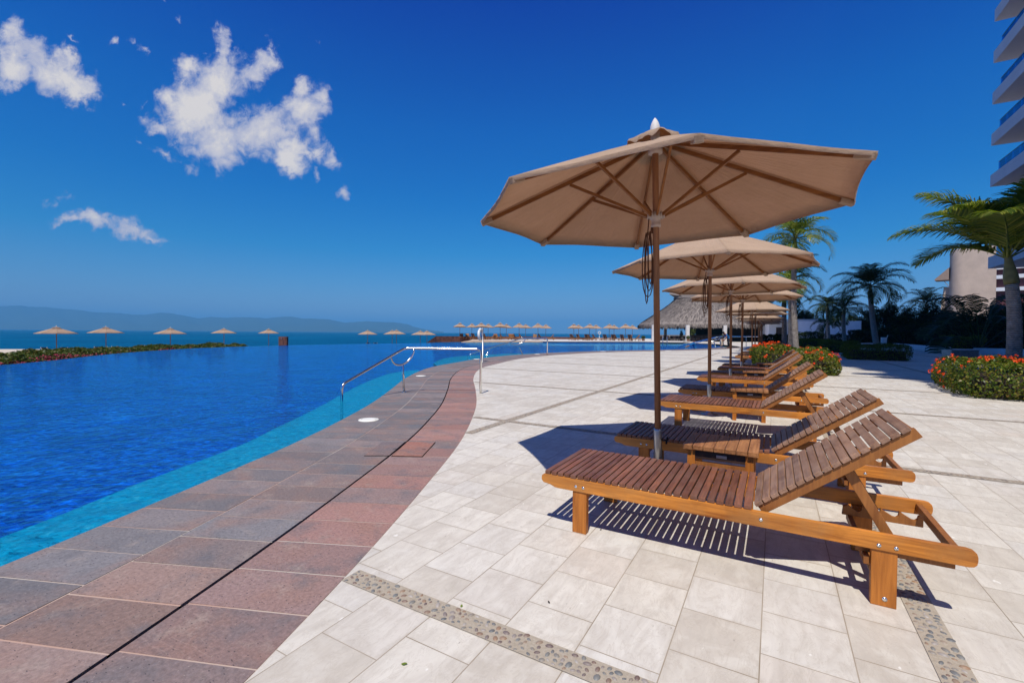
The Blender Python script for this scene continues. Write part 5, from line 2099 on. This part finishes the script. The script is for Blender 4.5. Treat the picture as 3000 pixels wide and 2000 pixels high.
BLL = [(150, 1016.2, 41, 'dark backed beach lounger left of the leftmost beach parasol pole'), (206, 1015.6, 41, 'dark backed beach lounger right of the leftmost beach parasol pole'),
       (301, 1014.4, 45, 'dark backed beach lounger at the pole of the second beach parasol'), (353, 1013.4, 45, 'dark backed beach lounger right of the second beach parasol'),
       (496, 1010.2, 48, 'dark backed beach lounger at the pole of the third beach parasol'), (536, 1009.6, 48, 'dark backed beach lounger right of the third beach parasol'),
       (661, 1007.3, 59, 'dark backed beach lounger at the pole of the fourth beach parasol'), (691, 1007, 59, 'dark backed beach lounger right of the fourth beach parasol'),
       (1083, 1003.3, 70, 'dark backed beach lounger just right of the lone beach parasol pole'), (1105, 1003.3, 71, 'dark backed beach lounger between the lone parasol and the first pair')]
for px, py, D, lab in BLL:
    p = at(px, py, D)
    o = link('beach_lounger', mesh_c)
    zt = .335 + .745 * math.sin(R(52)) + .02
    o.location = (p.x, p.y, p.z - zt)
    o.rotation_euler.z = YAW + R(90) + math.pi + R(random.uniform(-8, 8))
    tag(o, lab, 'sun lounger', 'dark backed loungers on the beach')
p = at(828, 986, 40)
root = empty('shower_wall', (p.x, p.y, -1.25), YAW, 'square reddish stone shower wall standing by the beach', 'shower')
mb = MB()
mb.box(-.36, .36, 0, .3, 0, p.z + 1.25)
mb.build('slab', 'brown_stone', root, .01)
mb = MB()
mb.tube([(0, .02, p.z + 1.10), (0, -.16, p.z + 1.13), (0, -.2, p.z + 1.09)], .02, 8)
mb.lathe([(.05, p.z + 1.05), (.05, p.z + 1.08)], 10, (0, -.2, 0))
mb.build('shower_head', 'steel', root)

# ------------------------------------------------------------------ thatched restaurant
PC = at(2072, 979, 84)
PCX, PCY = PC.x, PC.y
root = empty('thatched_restaurant', (PCX, PCY, 0), YAW - R(4), 'large open restaurant under a grey thatched roof with white columns', 'restaurant')
KP = 84 / F_PX


def ring_pts(a, b, z, n=64, p=3.2):
    out = []
    for k in range(n):
        t = 2 * math.pi * k / n
        c, s = math.cos(t), math.sin(t)
        r = (abs(c) ** p + abs(s) ** p) ** (-1 / p)
        out.append(Vector((a * r * c, b * r * s, z)))
    return out


prof = [(12.0, 9.0, 2.65), (11.9, 8.95, 3.0), (11.2, 8.4, 3.55), (10.0, 7.4, 4.35), (8.6, 6.1, 5.3), (7.2, 4.8, 6.3), (6.1, 3.6, 7.2), (5.6, 2.9, 7.8)]
mb = MB()
V, Fc = [], []
nn = 64
for a, b, z in prof:
    V += ring_pts(a, b, z)
for i in range(len(prof) - 1):
    for k in range(nn):
        k2 = (k + 1) % nn
        Fc.append((i * nn + k, i * nn + k2, (i + 1) * nn + k2, (i + 1) * nn + k))
mb.add(V, Fc, 0, True)
# flared ridge cap
cap = [(6.9, 1.9, 8.45), (5.9, 2.8, 7.75), (5.6, 2.0, 8.7), (5.7, .9, 9.6), (6.4, .12, 10.1)]
V, Fc = [], []
for a, b, z in cap[1:]:
    V += ring_pts(a, b, z, 64, 4.5)
for i in range(len(cap) - 2):
    for k in range(nn):
        k2 = (k + 1) % nn
        Fc.append((i * nn + k, i * nn + k2, (i + 1) * nn + k2, (i + 1) * nn + k))
mb.add(V, Fc, 0, True)
for s in (-1, 1):
    mb.add([(s * 5.3, -2.2, 8.1), (s * 5.3, 2.2, 8.1), (s * 7.0, .0, 8.62), (s * 6.0, 0, 10.05)], [(0, 2, 3), (1, 3, 2), (0, 1, 2)], 0)
# straw strips over the whole roof
rt_ = np.random.default_rng(8)
Vs, Fs = [], []
NS = 16000
for _ in range(NS):
    t = rt_.random() ** 0.8 * (len(prof) - 1.001)
    i = int(t)
    f = t - i
    ang = rt_.uniform(0, 2 * math.pi)
    a = prof[i][0] * (1 - f) + prof[i + 1][0] * f
    b = prof[i][1] * (1 - f) + prof[i + 1][1] * f
    z = prof[i][2] * (1 - f) + prof[i + 1][2] * f
    c, s = math.cos(ang), math.sin(ang)
    r = (abs(c) ** 3.2 + abs(s) ** 3.2) ** (-1 / 3.2)
    p = np.array([a * r * c, b * r * s, z])
    a2, b2, z2 = prof[max(0, i - 1)] if i else (12.05, 9.05, 2.3)
    q = np.array([a2 * r * c, b2 * r * s, z2])
    d = q - p
    d /= np.linalg.norm(d)
    nrm = np.array([c * .6, s * .6, .6])
    side = np.cross(d, nrm)
    side /= np.linalg.norm(side)
    L_ = rt_.uniform(.35, .75)
    w = rt_.uniform(.03, .08)
    lift = nrm * rt_.uniform(.02, .10)
    tip = p + d * L_ + lift + side * rt_.uniform(-.1, .1)
    bb_ = len(Vs)
    Vs += [p - side * w + nrm * .02, p + side * w + nrm * .02, tip + side * w * .7, tip - side * w * .7]
    Fs.append((bb_, bb_ + 1, bb_ + 2, bb_ + 3))
for _ in range(3200):   # ragged eave
    ang = rt_.uniform(0, 2 * math.pi)
    c, s = math.cos(ang), math.sin(ang)
    r = (abs(c) ** 3.2 + abs(s) ** 3.2) ** (-1 / 3.2)
    k = rt_.uniform(.965, 1.01)
    p = np.array([12.0 * r * c * k, 9.0 * r * s * k, 2.85])
    tn = np.array([-s, c, 0]) * rt_.uniform(.05, .1)
    dn = np.array([c * .1, s * .1, -rt_.uniform(.25, .62)])
    bb_ = len(Vs)
    Vs += [p - tn, p + tn, p + dn + tn * .5, p + dn - tn * .5]
    Fs.append((bb_, bb_ + 1, bb_ + 2, bb_ + 3))
mb.add([tuple(v) for v in Vs], Fs, 0)
mb.build('thatched_roof', 'thatch', root)


def loc_px(px, D):
    """point at pixel column px and depth D in the restaurant's own frame"""
    p = at(px, 985, D)
    v = Matrix.Rotation(-(YAW - R(4)), 4, 'Z') @ Vector((p.x - PCX, p.y - PCY, 0))
    return v


for px, D, w in ((1914, 76, .26), (1949, 88, .24), (2014, 75.5, .27), (2123, 75, .27), (2235, 75, .27), (2046, 90, .26)):
    v = loc_px(px, D)
    mb = MB()
    mb.box(v.x - w, v.x + w, v.y - w, v.y + w, 0, 2.74)
    mb.build('column', 'column_white', root, .02)
v0, v1 = loc_px(2040, 88), loc_px(2262, 86)
mb = MB()
mb.box(v0.x, v1.x, v0.y, v0.y + .3, 0, 3.2)
mb.build('back_wall', 'dark_interior', root)
v0, v1 = loc_px(2026, 79), loc_px(2150, 78)
mb = MB()
mb.box(v0.x, v1.x, v0.y, v0.y + .7, 0, 1.08)
mb.box(v0.x - .1, v1.x + .1, v0.y - .1, v0.y + .85, 1.081, 1.14)
mb.build('bar_counter', 'dark_wood', root)
v0, v1 = loc_px(2150, 76), loc_px(2275, 74)
mb = MB()
mb.box(v0.x, v1.x, v0.y + 3.0, v0.y + 3.3, 0, 3.1)
for k in range(6):
    x = v0.x + (v1.x - v0.x) * k / 5
    mb.box(x - .05, x + .05, v0.y + 2.9, v0.y + 2.999, 0, 3.0)
mb.build('dark_screen', 'dark_interior', root)
ROT_P = YAW - R(4)


def make_chair(kind='wicker'):
    root = empty('dining_chair')
    mb = MB()
    mb.box(-.25, .25, -.25, .25, .36, .46)
    mb.build('seat', 'dark_wood', root)
    mb = MB()
    mb.box(-.25, .25, .20, .26, .461, .92)
    mb.box(-.25, -.2, -.2, .199, .60, .65)
    mb.box(.2, .25, -.2, .199, .60, .65)
    mb.build('backrest', 'dark_wood', root)
    for x in (-.22, .22):
        for y in (-.22, .22):
            mb = MB()
            mb.box(x - .025, x + .025, y - .025, y + .025, 0, .359)
            mb.build('leg', 'dark_wood', root)
    return root


chair0 = make_chair()
cl_ = [(1937, 77, .2), (1947, 79, 2.9), (1958, 77, .4), (1966, 80, 3.3), (1976, 77, -.2), (1985, 79.5, 2.8), (1993, 77, .3), (2003, 79, 3.4), (2030, 76.5, .1), (2044, 76.5, -.2), (2058, 76.3, .2), (2072, 76.4, 0)]
for i, (px, D, rz) in enumerate(cl_):
    p = at(px, 1000, D)
    o = chair0 if i == 0 else copy_tree(chair0)
    o.location = (p.x, p.y, 0)
    o.rotation_euler.z = ROT_P + rz
    tag(o, f'dark dining chair under the thatched roof, {ORD[i]} from the left', 'chair', 'dark dining chairs of the restaurant')
for i, (px, D) in enumerate(((1942, 78), (1962, 78.4), (1981, 78.2), (1998, 78))):
    p = at(px, 1000, D)
    root = empty('dining_table', (p.x, p.y, 0), ROT_P, f'dark dining table under the thatched roof, {ORD[i]} from the left', 'table', 'dining tables of the restaurant')
    mb = MB()
    mb.box(-.4, .4, -.4, .4, .71, .75)
    mb.build('tabletop', 'dark_wood', root)
    mb = MB()
    mb.lathe([(.28, 0), (.28, .03), (.05, .05), (.05, .709)], 10)
    mb.build('pedestal', 'dark_wood', root)


def potted(px, D, h, label, mat='leaf_bed', n=500, pot='terracotta', z=0.0, leaf=.14, fl=None):
    p = at(px, 1000, D)
    root = empty('potted_plant', (p.x, p.y, z), 0, label, 'plant')
    mb = MB()
    mb.lathe([(.18, 0), (.26, .38), (.28, .42), (.24, .42), (.22, .36)], 12)
    mb.build('pot', pot, root)
    rs = np.random.default_rng(int(px))
    d = rs.normal(size=(n, 3))
    d /= np.linalg.norm(d, axis=1)[:, None]
    P = np.array([0, 0, .42 + (h - .42) * .5]) + d * np.array([.34, .34, (h - .40) * .52]) * rs.uniform(.4, 1, (n, 1))
    V, Fq = leaves(P, d + np.array([0, 0, .5]), leaf, leaf * .4, rs)
    link('foliage', np_mesh('foliage', V, Fq, mat), root)
    if fl:
        V, Fq = leaves(P[:120] * 1.04, d[:120], .1, .09, rs)
        link('blossom', np_mesh('blossom', V, Fq, fl), root)


potted(1884.5, 70, .95, 'potted plant at the water edge left of the thatched restaurant', z=.0)
potted(2016, 73.5, 1.0, 'potted plant at the foot of the middle white column')
potted(2118, 73.5, 1.25, 'tall potted plant at the column behind the standing person')
potted(1996, 82, 1.9, 'pink flowering potted plant above the dining chairs', fl='pink_flower')
p = at(2030, 990, 95)
tree((p.x, p.y, 0), (0, 0, 2.2), (1.3, 1.3, 1.7), 2600, .3, 'leaf_light', 'small bright green tree seen through the open restaurant', 130, .08)

# ------------------------------------------------------------------ white walls, pavilion, curbs
a, b = at(2338, 1000, 60), at(2521, 1000, 55)
za, zb = at(2338, 940.5, 60).z, at(2521, 939.5, 55).z
d = (b - a)
mb = MB()
L_ = math.hypot(d.x, d.y)
mb.add([(0, 0, 0), (L_, 0, 0), (L_, 0, zb), (0, 0, za), (0, .3, 0), (L_, .3, 0), (L_, .3, zb), (0, .3, za)], [(0, 1, 2, 3), (5, 4, 7, 6), (3, 2, 6, 7), (1, 5, 6, 2), (4, 0, 3, 7)])
o = mb.build('garden_wall', 'white_wall')
o.location = (a.x, a.y, 0)
o.rotation_euler.z = math.atan2(d.y, d.x)
tag(o, 'tall plain white garden wall behind the small palms', 'wall')

a = at(2252, 1000, 66)
root = empty('pavilion', (a.x, a.y, 0), R(4), 'white flat roofed pavilion behind the far end of the parasol row', 'pavilion')
mb = MB()
mb.box(0, .3, 0, 16, 0, 3.0)
mb.box(.301, 5.2, 0, .3, 0, 3.0)
mb.build('wall', 'white_wall', root)
mb = MB()
mb.box(-.5, 5.6, -3.2, 16.5, 3.001, 3.35)  # front overhang made deep, added to put the front wall in shade
mb.build('roof', 'white_slab', root)
mb = MB()
mb.box(.9, 2.2, -.05, -.002, .05, 2.3)
mb.build('door', 'dark_wood', root)

cb = [gp(2505, 1009.5), gp(2580, 1012), gp(2660, 1021), gp(2752, 1031), gp(2775, 1032)]
cb2 = [gp(2852, 1036), gp(2930, 1038), gp(3010, 1041), gp(3080, 1044)]


def curb(line, label):
    pts = [Vector((p.x, p.y)) for p in line]
    out = offset_line(pts, -.3)
    n = len(pts)
    mb = MB()
    h = .40
    V = [(p.x, p.y, 0) for p in pts] + [(p.x, p.y, h) for p in pts] + [(p.x, p.y, h) for p in out] + [(p.x, p.y, 0) for p in out]
    Fc = []
    for i in range(n - 1):
        for k in range(3):
            Fc.append((k * n + i, k * n + i + 1, (k + 1) * n + i + 1, (k + 1) * n + i))
    Fc += [(0, n, 2 * n, 3 * n), (n - 1, 2 * n - 1, 3 * n - 1, 4 * n - 1)]
    mb.add(V, Fc)
    tag(mb.build('planter_wall', 'white_wall', None, .02), label, 'planter wall')


curb(cb, 'low white planter wall running toward the medium palm, left piece')
curb(cb2, 'low white planter wall behind the largest palm trunk, right piece')
p = at(2812, 1040, 23)
root = empty('metal_box', (p.x, p.y, 0), R(24), 'low brushed metal utility box behind the big flowering shrub', 'utility box')
mb = MB()
zt = at(2812, 1024, 23).z
mb.box(-.62, .62, -.3, .3, .04, zt - .03)
mb.build('body', 'steel_brushed', root, .008)
mb = MB()
mb.box(-.65, .65, -.33, .33, zt - .029, zt)
mb.build('lid', 'steel_brushed', root, .006)
for k in range(3):
    mb = MB()
    mb.box(-.58 + k * .4, -.22 + k * .4, -.306, -.3005, .08, zt - .07)
    mb.build('door', 'steel_brushed', root, .002)
p = at(2589, 1008, 40)
root = empty('waste_bin', (p.x, p.y, 0), 0, 'white cylindrical waste bin right of the medium palm trunk', 'waste bin')
zt = at(2589, 988, 40).z
mb = MB()
mb.lathe([(.17, 0), (.2, .02), (.22, zt - .05), (.22, zt), (.19, zt), (.18, zt - .06)], 20)
mb.build('body', 'bucket_white', root)
mb = MB()
mb.tube([(.2, 0, zt - .05), (.24, 0, zt + .1), (.27, 0, zt + .2)], .03, 8)
mb.build('handle', 'bucket_white', root)
# small bench
p = at(2540, 1006, 47)
root = empty('bench', (p.x, p.y, 0), YAW, 'low white bench by the medium palm trunk', 'bench')
mb = MB()
mb.box(-.8, .8, -.2, .2, .36, .44)
mb.build('seat', 'white_wall', root, .01)
for x in (-.6, .6):
    mb = MB()
    mb.box(x - .08, x + .08, -.16, .16, 0, .359)
    mb.build('leg', 'white_wall', root, .01)

# ------------------------------------------------------------------ towers
TX, TY = 14.95, 51.6
root = empty('apartment_tower', (TX, TY, 0), 0, 'tall white apartment tower with glass balconies at the top right edge', 'apartment tower')
ZB, ST, TH = 6.72, 3.31, .93
NSL = 34
for k in range(NSL):
    z = ZB + ST * k
    mb = MB()
    mb.box(0, 16, -44, 0, z, z + TH)
    mb.build('balcony_slab', ['white_slab'], root, .02)
    if k < 9:
        mb = MB()
        zg = z + TH
        y = -.35
        while y > -24:
            mb.box(.36, .375, y - 1.16, y, zg + .06, zg + .92)
            y -= 1.2
        x = .4
        while x < 8:
            mb.box(x, x + 1.16, -.36, -.345, zg + .06, zg + .92)
            x += 1.2
        rl_ = mb.build('balcony_railing', 'balcony_glass', root)
        mb = MB()
        mb.box(.345, .39, -24, -.33, zg + .921, zg + .955)
        mb.box(.391, 8, -.375, -.33, zg + .921, zg + .955)
        mb.build('handrail', 'steel_brushed', rl_)
mb = MB()
mb.box(3.2, 15.5, -43.5, -4.5, 0, ZB + ST * NSL - .5)
mb.build('window_wall', 'window_glass', root)
mb = MB()
for y in (-6, -12, -18, -24, -30, -36, -42):
    mb.box(1.0, 1.7, y - .35, y + .35, 0, ZB - .002)
mb.build('pillar', 'white_slab', root)
# the wing outside the frame whose shadow lies over the garden
mb = MB()
mb.box(-6.6, 15, -54.3, -44.2, 0, 84)
mb.build('wing_wall', 'white_wall', root)
mb = MB()
for k in range(23):
    z = 5 + 3.31 * k
    mb.box(-6.85, -6.601, -54.6, -43.9, z, z + .8)
mb.build('wing_balcony', 'white_slab', root)

# beige building beyond the garden
BD = 112
root = None
a = at(2776, 900, BD)
root = empty('beige_building', (a.x, a.y, 0), R(-18), 'beige building with a curved corner and dark maroon windows beyond the trees', 'building')
kx = BD / F_PX
zt = at(2790, 732, BD).z
Wd = 190 * kx
mb = MB()
cor = [(2.6 - 2.6 * math.cos(math.pi / 2 * i / 14), 2.6 - 2.6 * math.sin(math.pi / 2 * i / 14)) for i in range(15)]
poly = cor + [(8.1, 0.0), (8.1, 14), (0, 14)]
mb.prism(poly, 'z', 0, zt)
mb.build('wall', 'beige_wall', root)
mb = MB()
mb.box(8.101, Wd, .9, 14, 0, zt - .3)
mb.build('recessed_wall', 'maroon', root)
for z0, z1, x1 in ((at(2880, 800, BD).z, at(2880, 789.5, BD).z, 12.4), (at(2880, 826, BD).z, at(2880, 816, BD).z, Wd), (at(2880, 860, BD).z, at(2880, 850, BD).z, Wd), (zt - 3.9, zt + .1, Wd)):
    mb = MB()
    mb.box(8.102, x1, -.05, .899, z0, z1)
    mb.build('floor_band', 'white_wall' if z1 < zt else 'beige_wall', root)
mb = MB()
mb.box(12.5, Wd, -.1, .899, at(2880, 815, BD).z, at(2880, 786, BD).z)
mb.build('bay', 'beige_wall', root)
za, zb = at(2760, 782, BD).z, at(2760, 815, BD).z
mb = MB()
mb.add([(-2.6, 1.2, zb), (.02, 1.2, za), (.02, 5.5, za), (-2.6, 5.5, zb), (-2.6, 1.2, zb - .25), (.02, 1.2, zb - .25), (.02, 5.5, zb - .25), (-2.6, 5.5, zb - .25)], [(0, 1, 2, 3), (4, 5, 6, 7), (0, 4, 5, 1), (3, 2, 6, 7), (0, 3, 7, 4)])
mb.bar((-1.0, 1.6, zb - .3), (0, 1.6, zb - 1.9), .12, .12)
mb.build('awning', 'beige_brown', root)
mb = MB()
mb.add([(-1.0, 3, zb - 1.9), (0, 3, zb - 1.9), (0, 9, zb - 1.9), (-1.0, 9, zb - 1.9), (-2.2, 3, 0), (0, 3, 0), (0, 9, 0), (-2.2, 9, 0)], [(0, 1, 2, 3), (0, 4, 5, 1), (3, 2, 6, 7), (0, 3, 7, 4)])
mb.build('buttress', 'beige_wall', root)

# ------------------------------------------------------------------ people by the pool end
def skin_mesh(name, joints, edges, mats, sub=2):
    me = bpy.data.meshes.new(name)
    names = list(joints)
    me.from_pydata([joints[k][0] for k in names], [(names.index(a), names.index(b)) for a, b in edges], [])
    o = bpy.data.objects.new(name, me)
    COL.objects.link(o)
    sk = o.modifiers.new('skin', 'SKIN')
    for i, k in enumerate(names):
        r = joints[k][1]
        me.skin_vertices[0].data[i].radius = r if isinstance(r, tuple) else (r, r)
        me.skin_vertices[0].data[i].use_root = (i == 0)
    ss_ = o.modifiers.new('sub', 'SUBSURF')
    ss_.levels = ss_.render_levels = sub
    dg = bpy.context.evaluated_depsgraph_get()
    m2 = bpy.data.meshes.new_from_object(o.evaluated_get(dg))
    m2.name = name
    bpy.data.objects.remove(o)
    m2.materials.clear()
    for m in mats:
        m2.materials.append(MATS[m])
    for p in m2.polygons:
        p.use_smooth = True
    return m2


def make_person(loc, rz, label, J, shirt_z, split, hat=False):
    """one continuous skin body; shirt / trousers / skin by region of the body; hair is a child"""
    root_me = skin_mesh('person', J, [('pelvis', 'spine'), ('spine', 'chest'), ('chest', 'neck'), ('neck', 'head'), ('head', 'crown'), ('pelvis', 'hipL'), ('pelvis', 'hipR'), ('hipL', 'kneeL'), ('hipR', 'kneeR'), ('kneeL', 'ankL'), ('kneeR', 'ankR'),
                                      ('ankL', 'toeL'), ('ankR', 'toeR'), ('chest', 'shL'), ('chest', 'shR'), ('shL', 'elL'), ('shR', 'elR'), ('elL', 'wrL'), ('elR', 'wrR'), ('wrL', 'haL'), ('wrR', 'haR')]
                        + [(f'ha{s}', f'{n}{s}') for s in 'LR' for n in ('f1', 'f2', 'f3', 'f4')] + [(f'wr{s}', f'th{s}') for s in 'LR'], ['shirt_blue', 'trousers_dark', 'skin'])
    for p in root_me.polygons:
        p.material_index = split(p.center)
    o = link('person', root_me)
    o.location = loc
    o.rotation_euler.z = rz
    tag(o, label, 'person')
    return o


def fingers(J, s, hand, d, side):
    hand, d, side = Vector(hand), Vector(d).normalized(), Vector(side).normalized()
    for i, (n, l) in enumerate((('f1', .075), ('f2', .085), ('f3', .08), ('f4', .062))):
        J[n + s] = (tuple(hand + side * (.028 - .019 * i) + d * l), .009)
    J['th' + s] = (tuple(hand + side * .055 - d * .01), .010)


# bending forward over the coil of hose (local frame: faces -x)
J = {'pelvis': ((.12, 0, .86), (.15, .13)), 'spine': ((.02, 0, 1.00), (.14, .12)), 'chest': ((-.12, 0, 1.16), (.17, .13)), 'neck': ((-.27, 0, 1.27), .06), 'head': ((-.36, 0, 1.31), (.085, .095)), 'crown': ((-.44, 0, 1.36), (.07, .075)),
     'hipL': ((.12, -.10, .84), .10), 'hipR': ((.12, .10, .84), .10), 'kneeL': ((-.06, -.14, .47), .068), 'kneeR': ((.20, .15, .47), .068), 'ankL': ((.02, -.15, .08), .045), 'ankR': ((.34, .16, .08), .045),
     'toeL': ((-.16, -.16, .035), .035), 'toeR': ((.16, .17, .035), .035), 'shL': ((-.17, -.19, 1.18), .07), 'shR': ((-.17, .19, 1.18), .07), 'elL': ((-.28, -.24, .92), .048), 'elR': ((-.28, .24, .92), .048),
     'wrL': ((-.42, -.16, .72), .034), 'wrR': ((-.42, .14, .74), .034), 'haL': ((-.46, -.14, .66), .036), 'haR': ((-.46, .12, .68), .036)}
fingers(J, 'L', J['haL'][0], (-.3, .2, -1), (-.6, .8, 0))
fingers(J, 'R', J['haR'][0], (-.3, -.2, -1), (-.6, -.8, 0))


def split1(c):
    if c.z > .86 and c.x > -.24 and not (abs(c.y) > .215 and c.z < 1.0):
        return 0
    if c.z < .9 and c.x > -.22 and c.z > .12:
        return 1
    return 2


p = gp(2131, 1020.5)
per = make_person((p.x, p.y, 0), YAW + R(8), 'person in blue shirt and dark trousers bending over a hose by the pool end', J, 0, split1)


def hair(per, c, r):
    mb = MB()
    mb.lathe([(r * .98, -.25 * r), (r * 1.04, .1 * r), (r * .9, .55 * r), (r * .55, .92 * r), (.005, 1.08 * r)], 14)
    h = mb.build('hair', 'hair', per)
    h.location = c
    return h


h = hair(per, (-.405, 0, 1.37), .10)
h.rotation_euler.y = R(-40)
mb = MB()
for k, (cx, rr) in enumerate(((-.52, .26), (-.49, .22), (-.55, .30))):
    pts = []
    for i in range(22):
        t = 2 * math.pi * i / 22
        pts.append((cx + .05 * math.cos(2 * t) + rr * .42 * math.cos(t), .02 * k + rr * .35 * math.cos(t), .46 + rr * 1.0 * math.sin(t)))
    mb.tube(pts, .022, 8, closed=True)
mb.tube([(-.5, .1, .25), (-.3, .25, .04), (.2, .4, .03), (.7, .5, .025)], .022, 8)
o = mb.build('hose', 'hose')
o.location = (p.x, p.y, 0)
o.rotation_euler.z = YAW + R(8)
tag(o, 'coil of pale hose held by the bending person', 'hose')
# a second person wading
J2 = {'pelvis': ((.1, 0, .02), (.15, .13)), 'spine': ((.03, 0, .20), (.15, .12)), 'chest': ((-.10, 0, .40), (.18, .13)), 'neck': ((-.04, 0, .58), .06), 'head': ((-.03, 0, .70), (.085, .095)), 'crown': ((-.02, 0, .79), (.075, .08)),
      'hipL': ((.1, -.1, -.02), .1), 'hipR': ((.1, .1, -.02), .1), 'kneeL': ((.0, -.12, -.42), .07), 'kneeR': ((.14, .12, -.42), .07), 'ankL': ((.06, -.12, -.82), .045), 'ankR': ((.2, .12, -.82), .045), 'toeL': ((-.12, -.13, -.86), .035), 'toeR': ((.02, .13, -.86), .035),
      'shL': ((-.10, -.19, .46), .07), 'shR': ((-.10, .19, .46), .07), 'elL': ((-.36, -.25, .30), .05), 'elR': ((-.36, .25, .30), .05), 'wrL': ((-.60, -.18, .16), .036), 'wrR': ((-.60, .16, .17), .036), 'haL': ((-.68, -.17, .13), .037), 'haR': ((-.68, .15, .14), .037)}
fingers(J2, 'L', J2['haL'][0], (-1, .1, -.3), (0, .9, .3))
fingers(J2, 'R', J2['haR'][0], (-1, -.1, -.3), (0, -.9, .3))


def split2(c):
    if c.z > .5 and abs(c.y) < .14 and c.z > .56:
        return 2
    if c.x < -.42:
        return 2
    return 0 if c.z > .03 else 1


p = gp(2034, 1021.5, WATER_Z)
per2 = make_person((p.x, p.y, WATER_Z), YAW - R(10), 'person in bright blue shirt wading in the far end of the pool', J2, 0, split2)
h = hair(per2, (-.02, 0, .745), .105)
p = gp(2115, 1010)
root = empty('bucket', (p.x, p.y, 0), 0, 'white and pale blue bucket at the pool edge beside the bending person', 'bucket')
mb = MB()
mb.lathe([(.20, 0), (.24, .40), (.25, .42), (.225, .42), (.19, .05)], 16)
mb.build('body', 'bucket_white', root)
mb = MB()
mb.tube([(.24 * math.cos(t), .02, .41 + .16 * math.sin(t)) for t in [math.pi * i / 10 for i in range(11)]], .01, 6)
mb.build('handle', 'steel_brushed', root)

# ------------------------------------------------------------------ air
HAZE_D = 1.25 / 5200
mb = MB()
mb.box(-12400, 12400, -12400, 12400, SEA_Z - 6, 340)
hz_o = tag(mb.build('haze', []), kind='stuff')
m = bpy.data.materials.new('haze')
m.use_nodes = True
MATS['haze'] = m
nt = NT(m.node_tree)
nt.out(None, nt.n('VolumePrincipled', {'Color': (0.17, 0.56, 1.0, 1), 'Density': HAZE_D, 'Anisotropy': -0.1}).outputs[0])
hz_o.data.materials.append(m)

# ------------------------------------------------------------------ fallen leaves on the deck
for i, (px, py, rz, L_, lab) in enumerate([(1184, 1946, .4, .022, 'small green leaf lying on a pale tile below the pebble band'), (1352, 1776, 1.9, .016, 'tiny green leaf lying on a pale tile just above the pebble band'),
                                           (1608, 1765, 2.6, .014, 'tiny dry leaf on a pale tile in front of the nearest lounger foot'), (1760, 1552, .9, .013, 'tiny dry leaf on the deck just right of the nearest lounger foot leg')]):
    p = gp(px, py, .0)
    mb = MB()
    V, Fc = [], []
    for k in range(6):
        t = k / 5
        w_ = .30 * L_ * math.sin(math.pi * min(.98, t + .02)) + .0006
        V += [((t - .5) * L_, -w_, .0015 + .004 * t * t + .0018), ((t - .5) * L_, 0, .0012 + .004 * t * t), ((t - .5) * L_, w_, .0015 + .004 * t * t + .0018)]
    for k in range(5):
        for j in range(2):
            Fc.append((k * 3 + j, k * 3 + j + 1, k * 3 + j + 4, k * 3 + j + 3))
    mb.add(V, Fc, 0, True)
    o = mb.build('fallen_leaf', 'leaf_light' if i < 2 else 'bark')
    o.location = (p.x, p.y, 0)
    o.rotation_euler.z = rz
    tag(o, lab, 'leaf', 'fallen leaves on the deck')
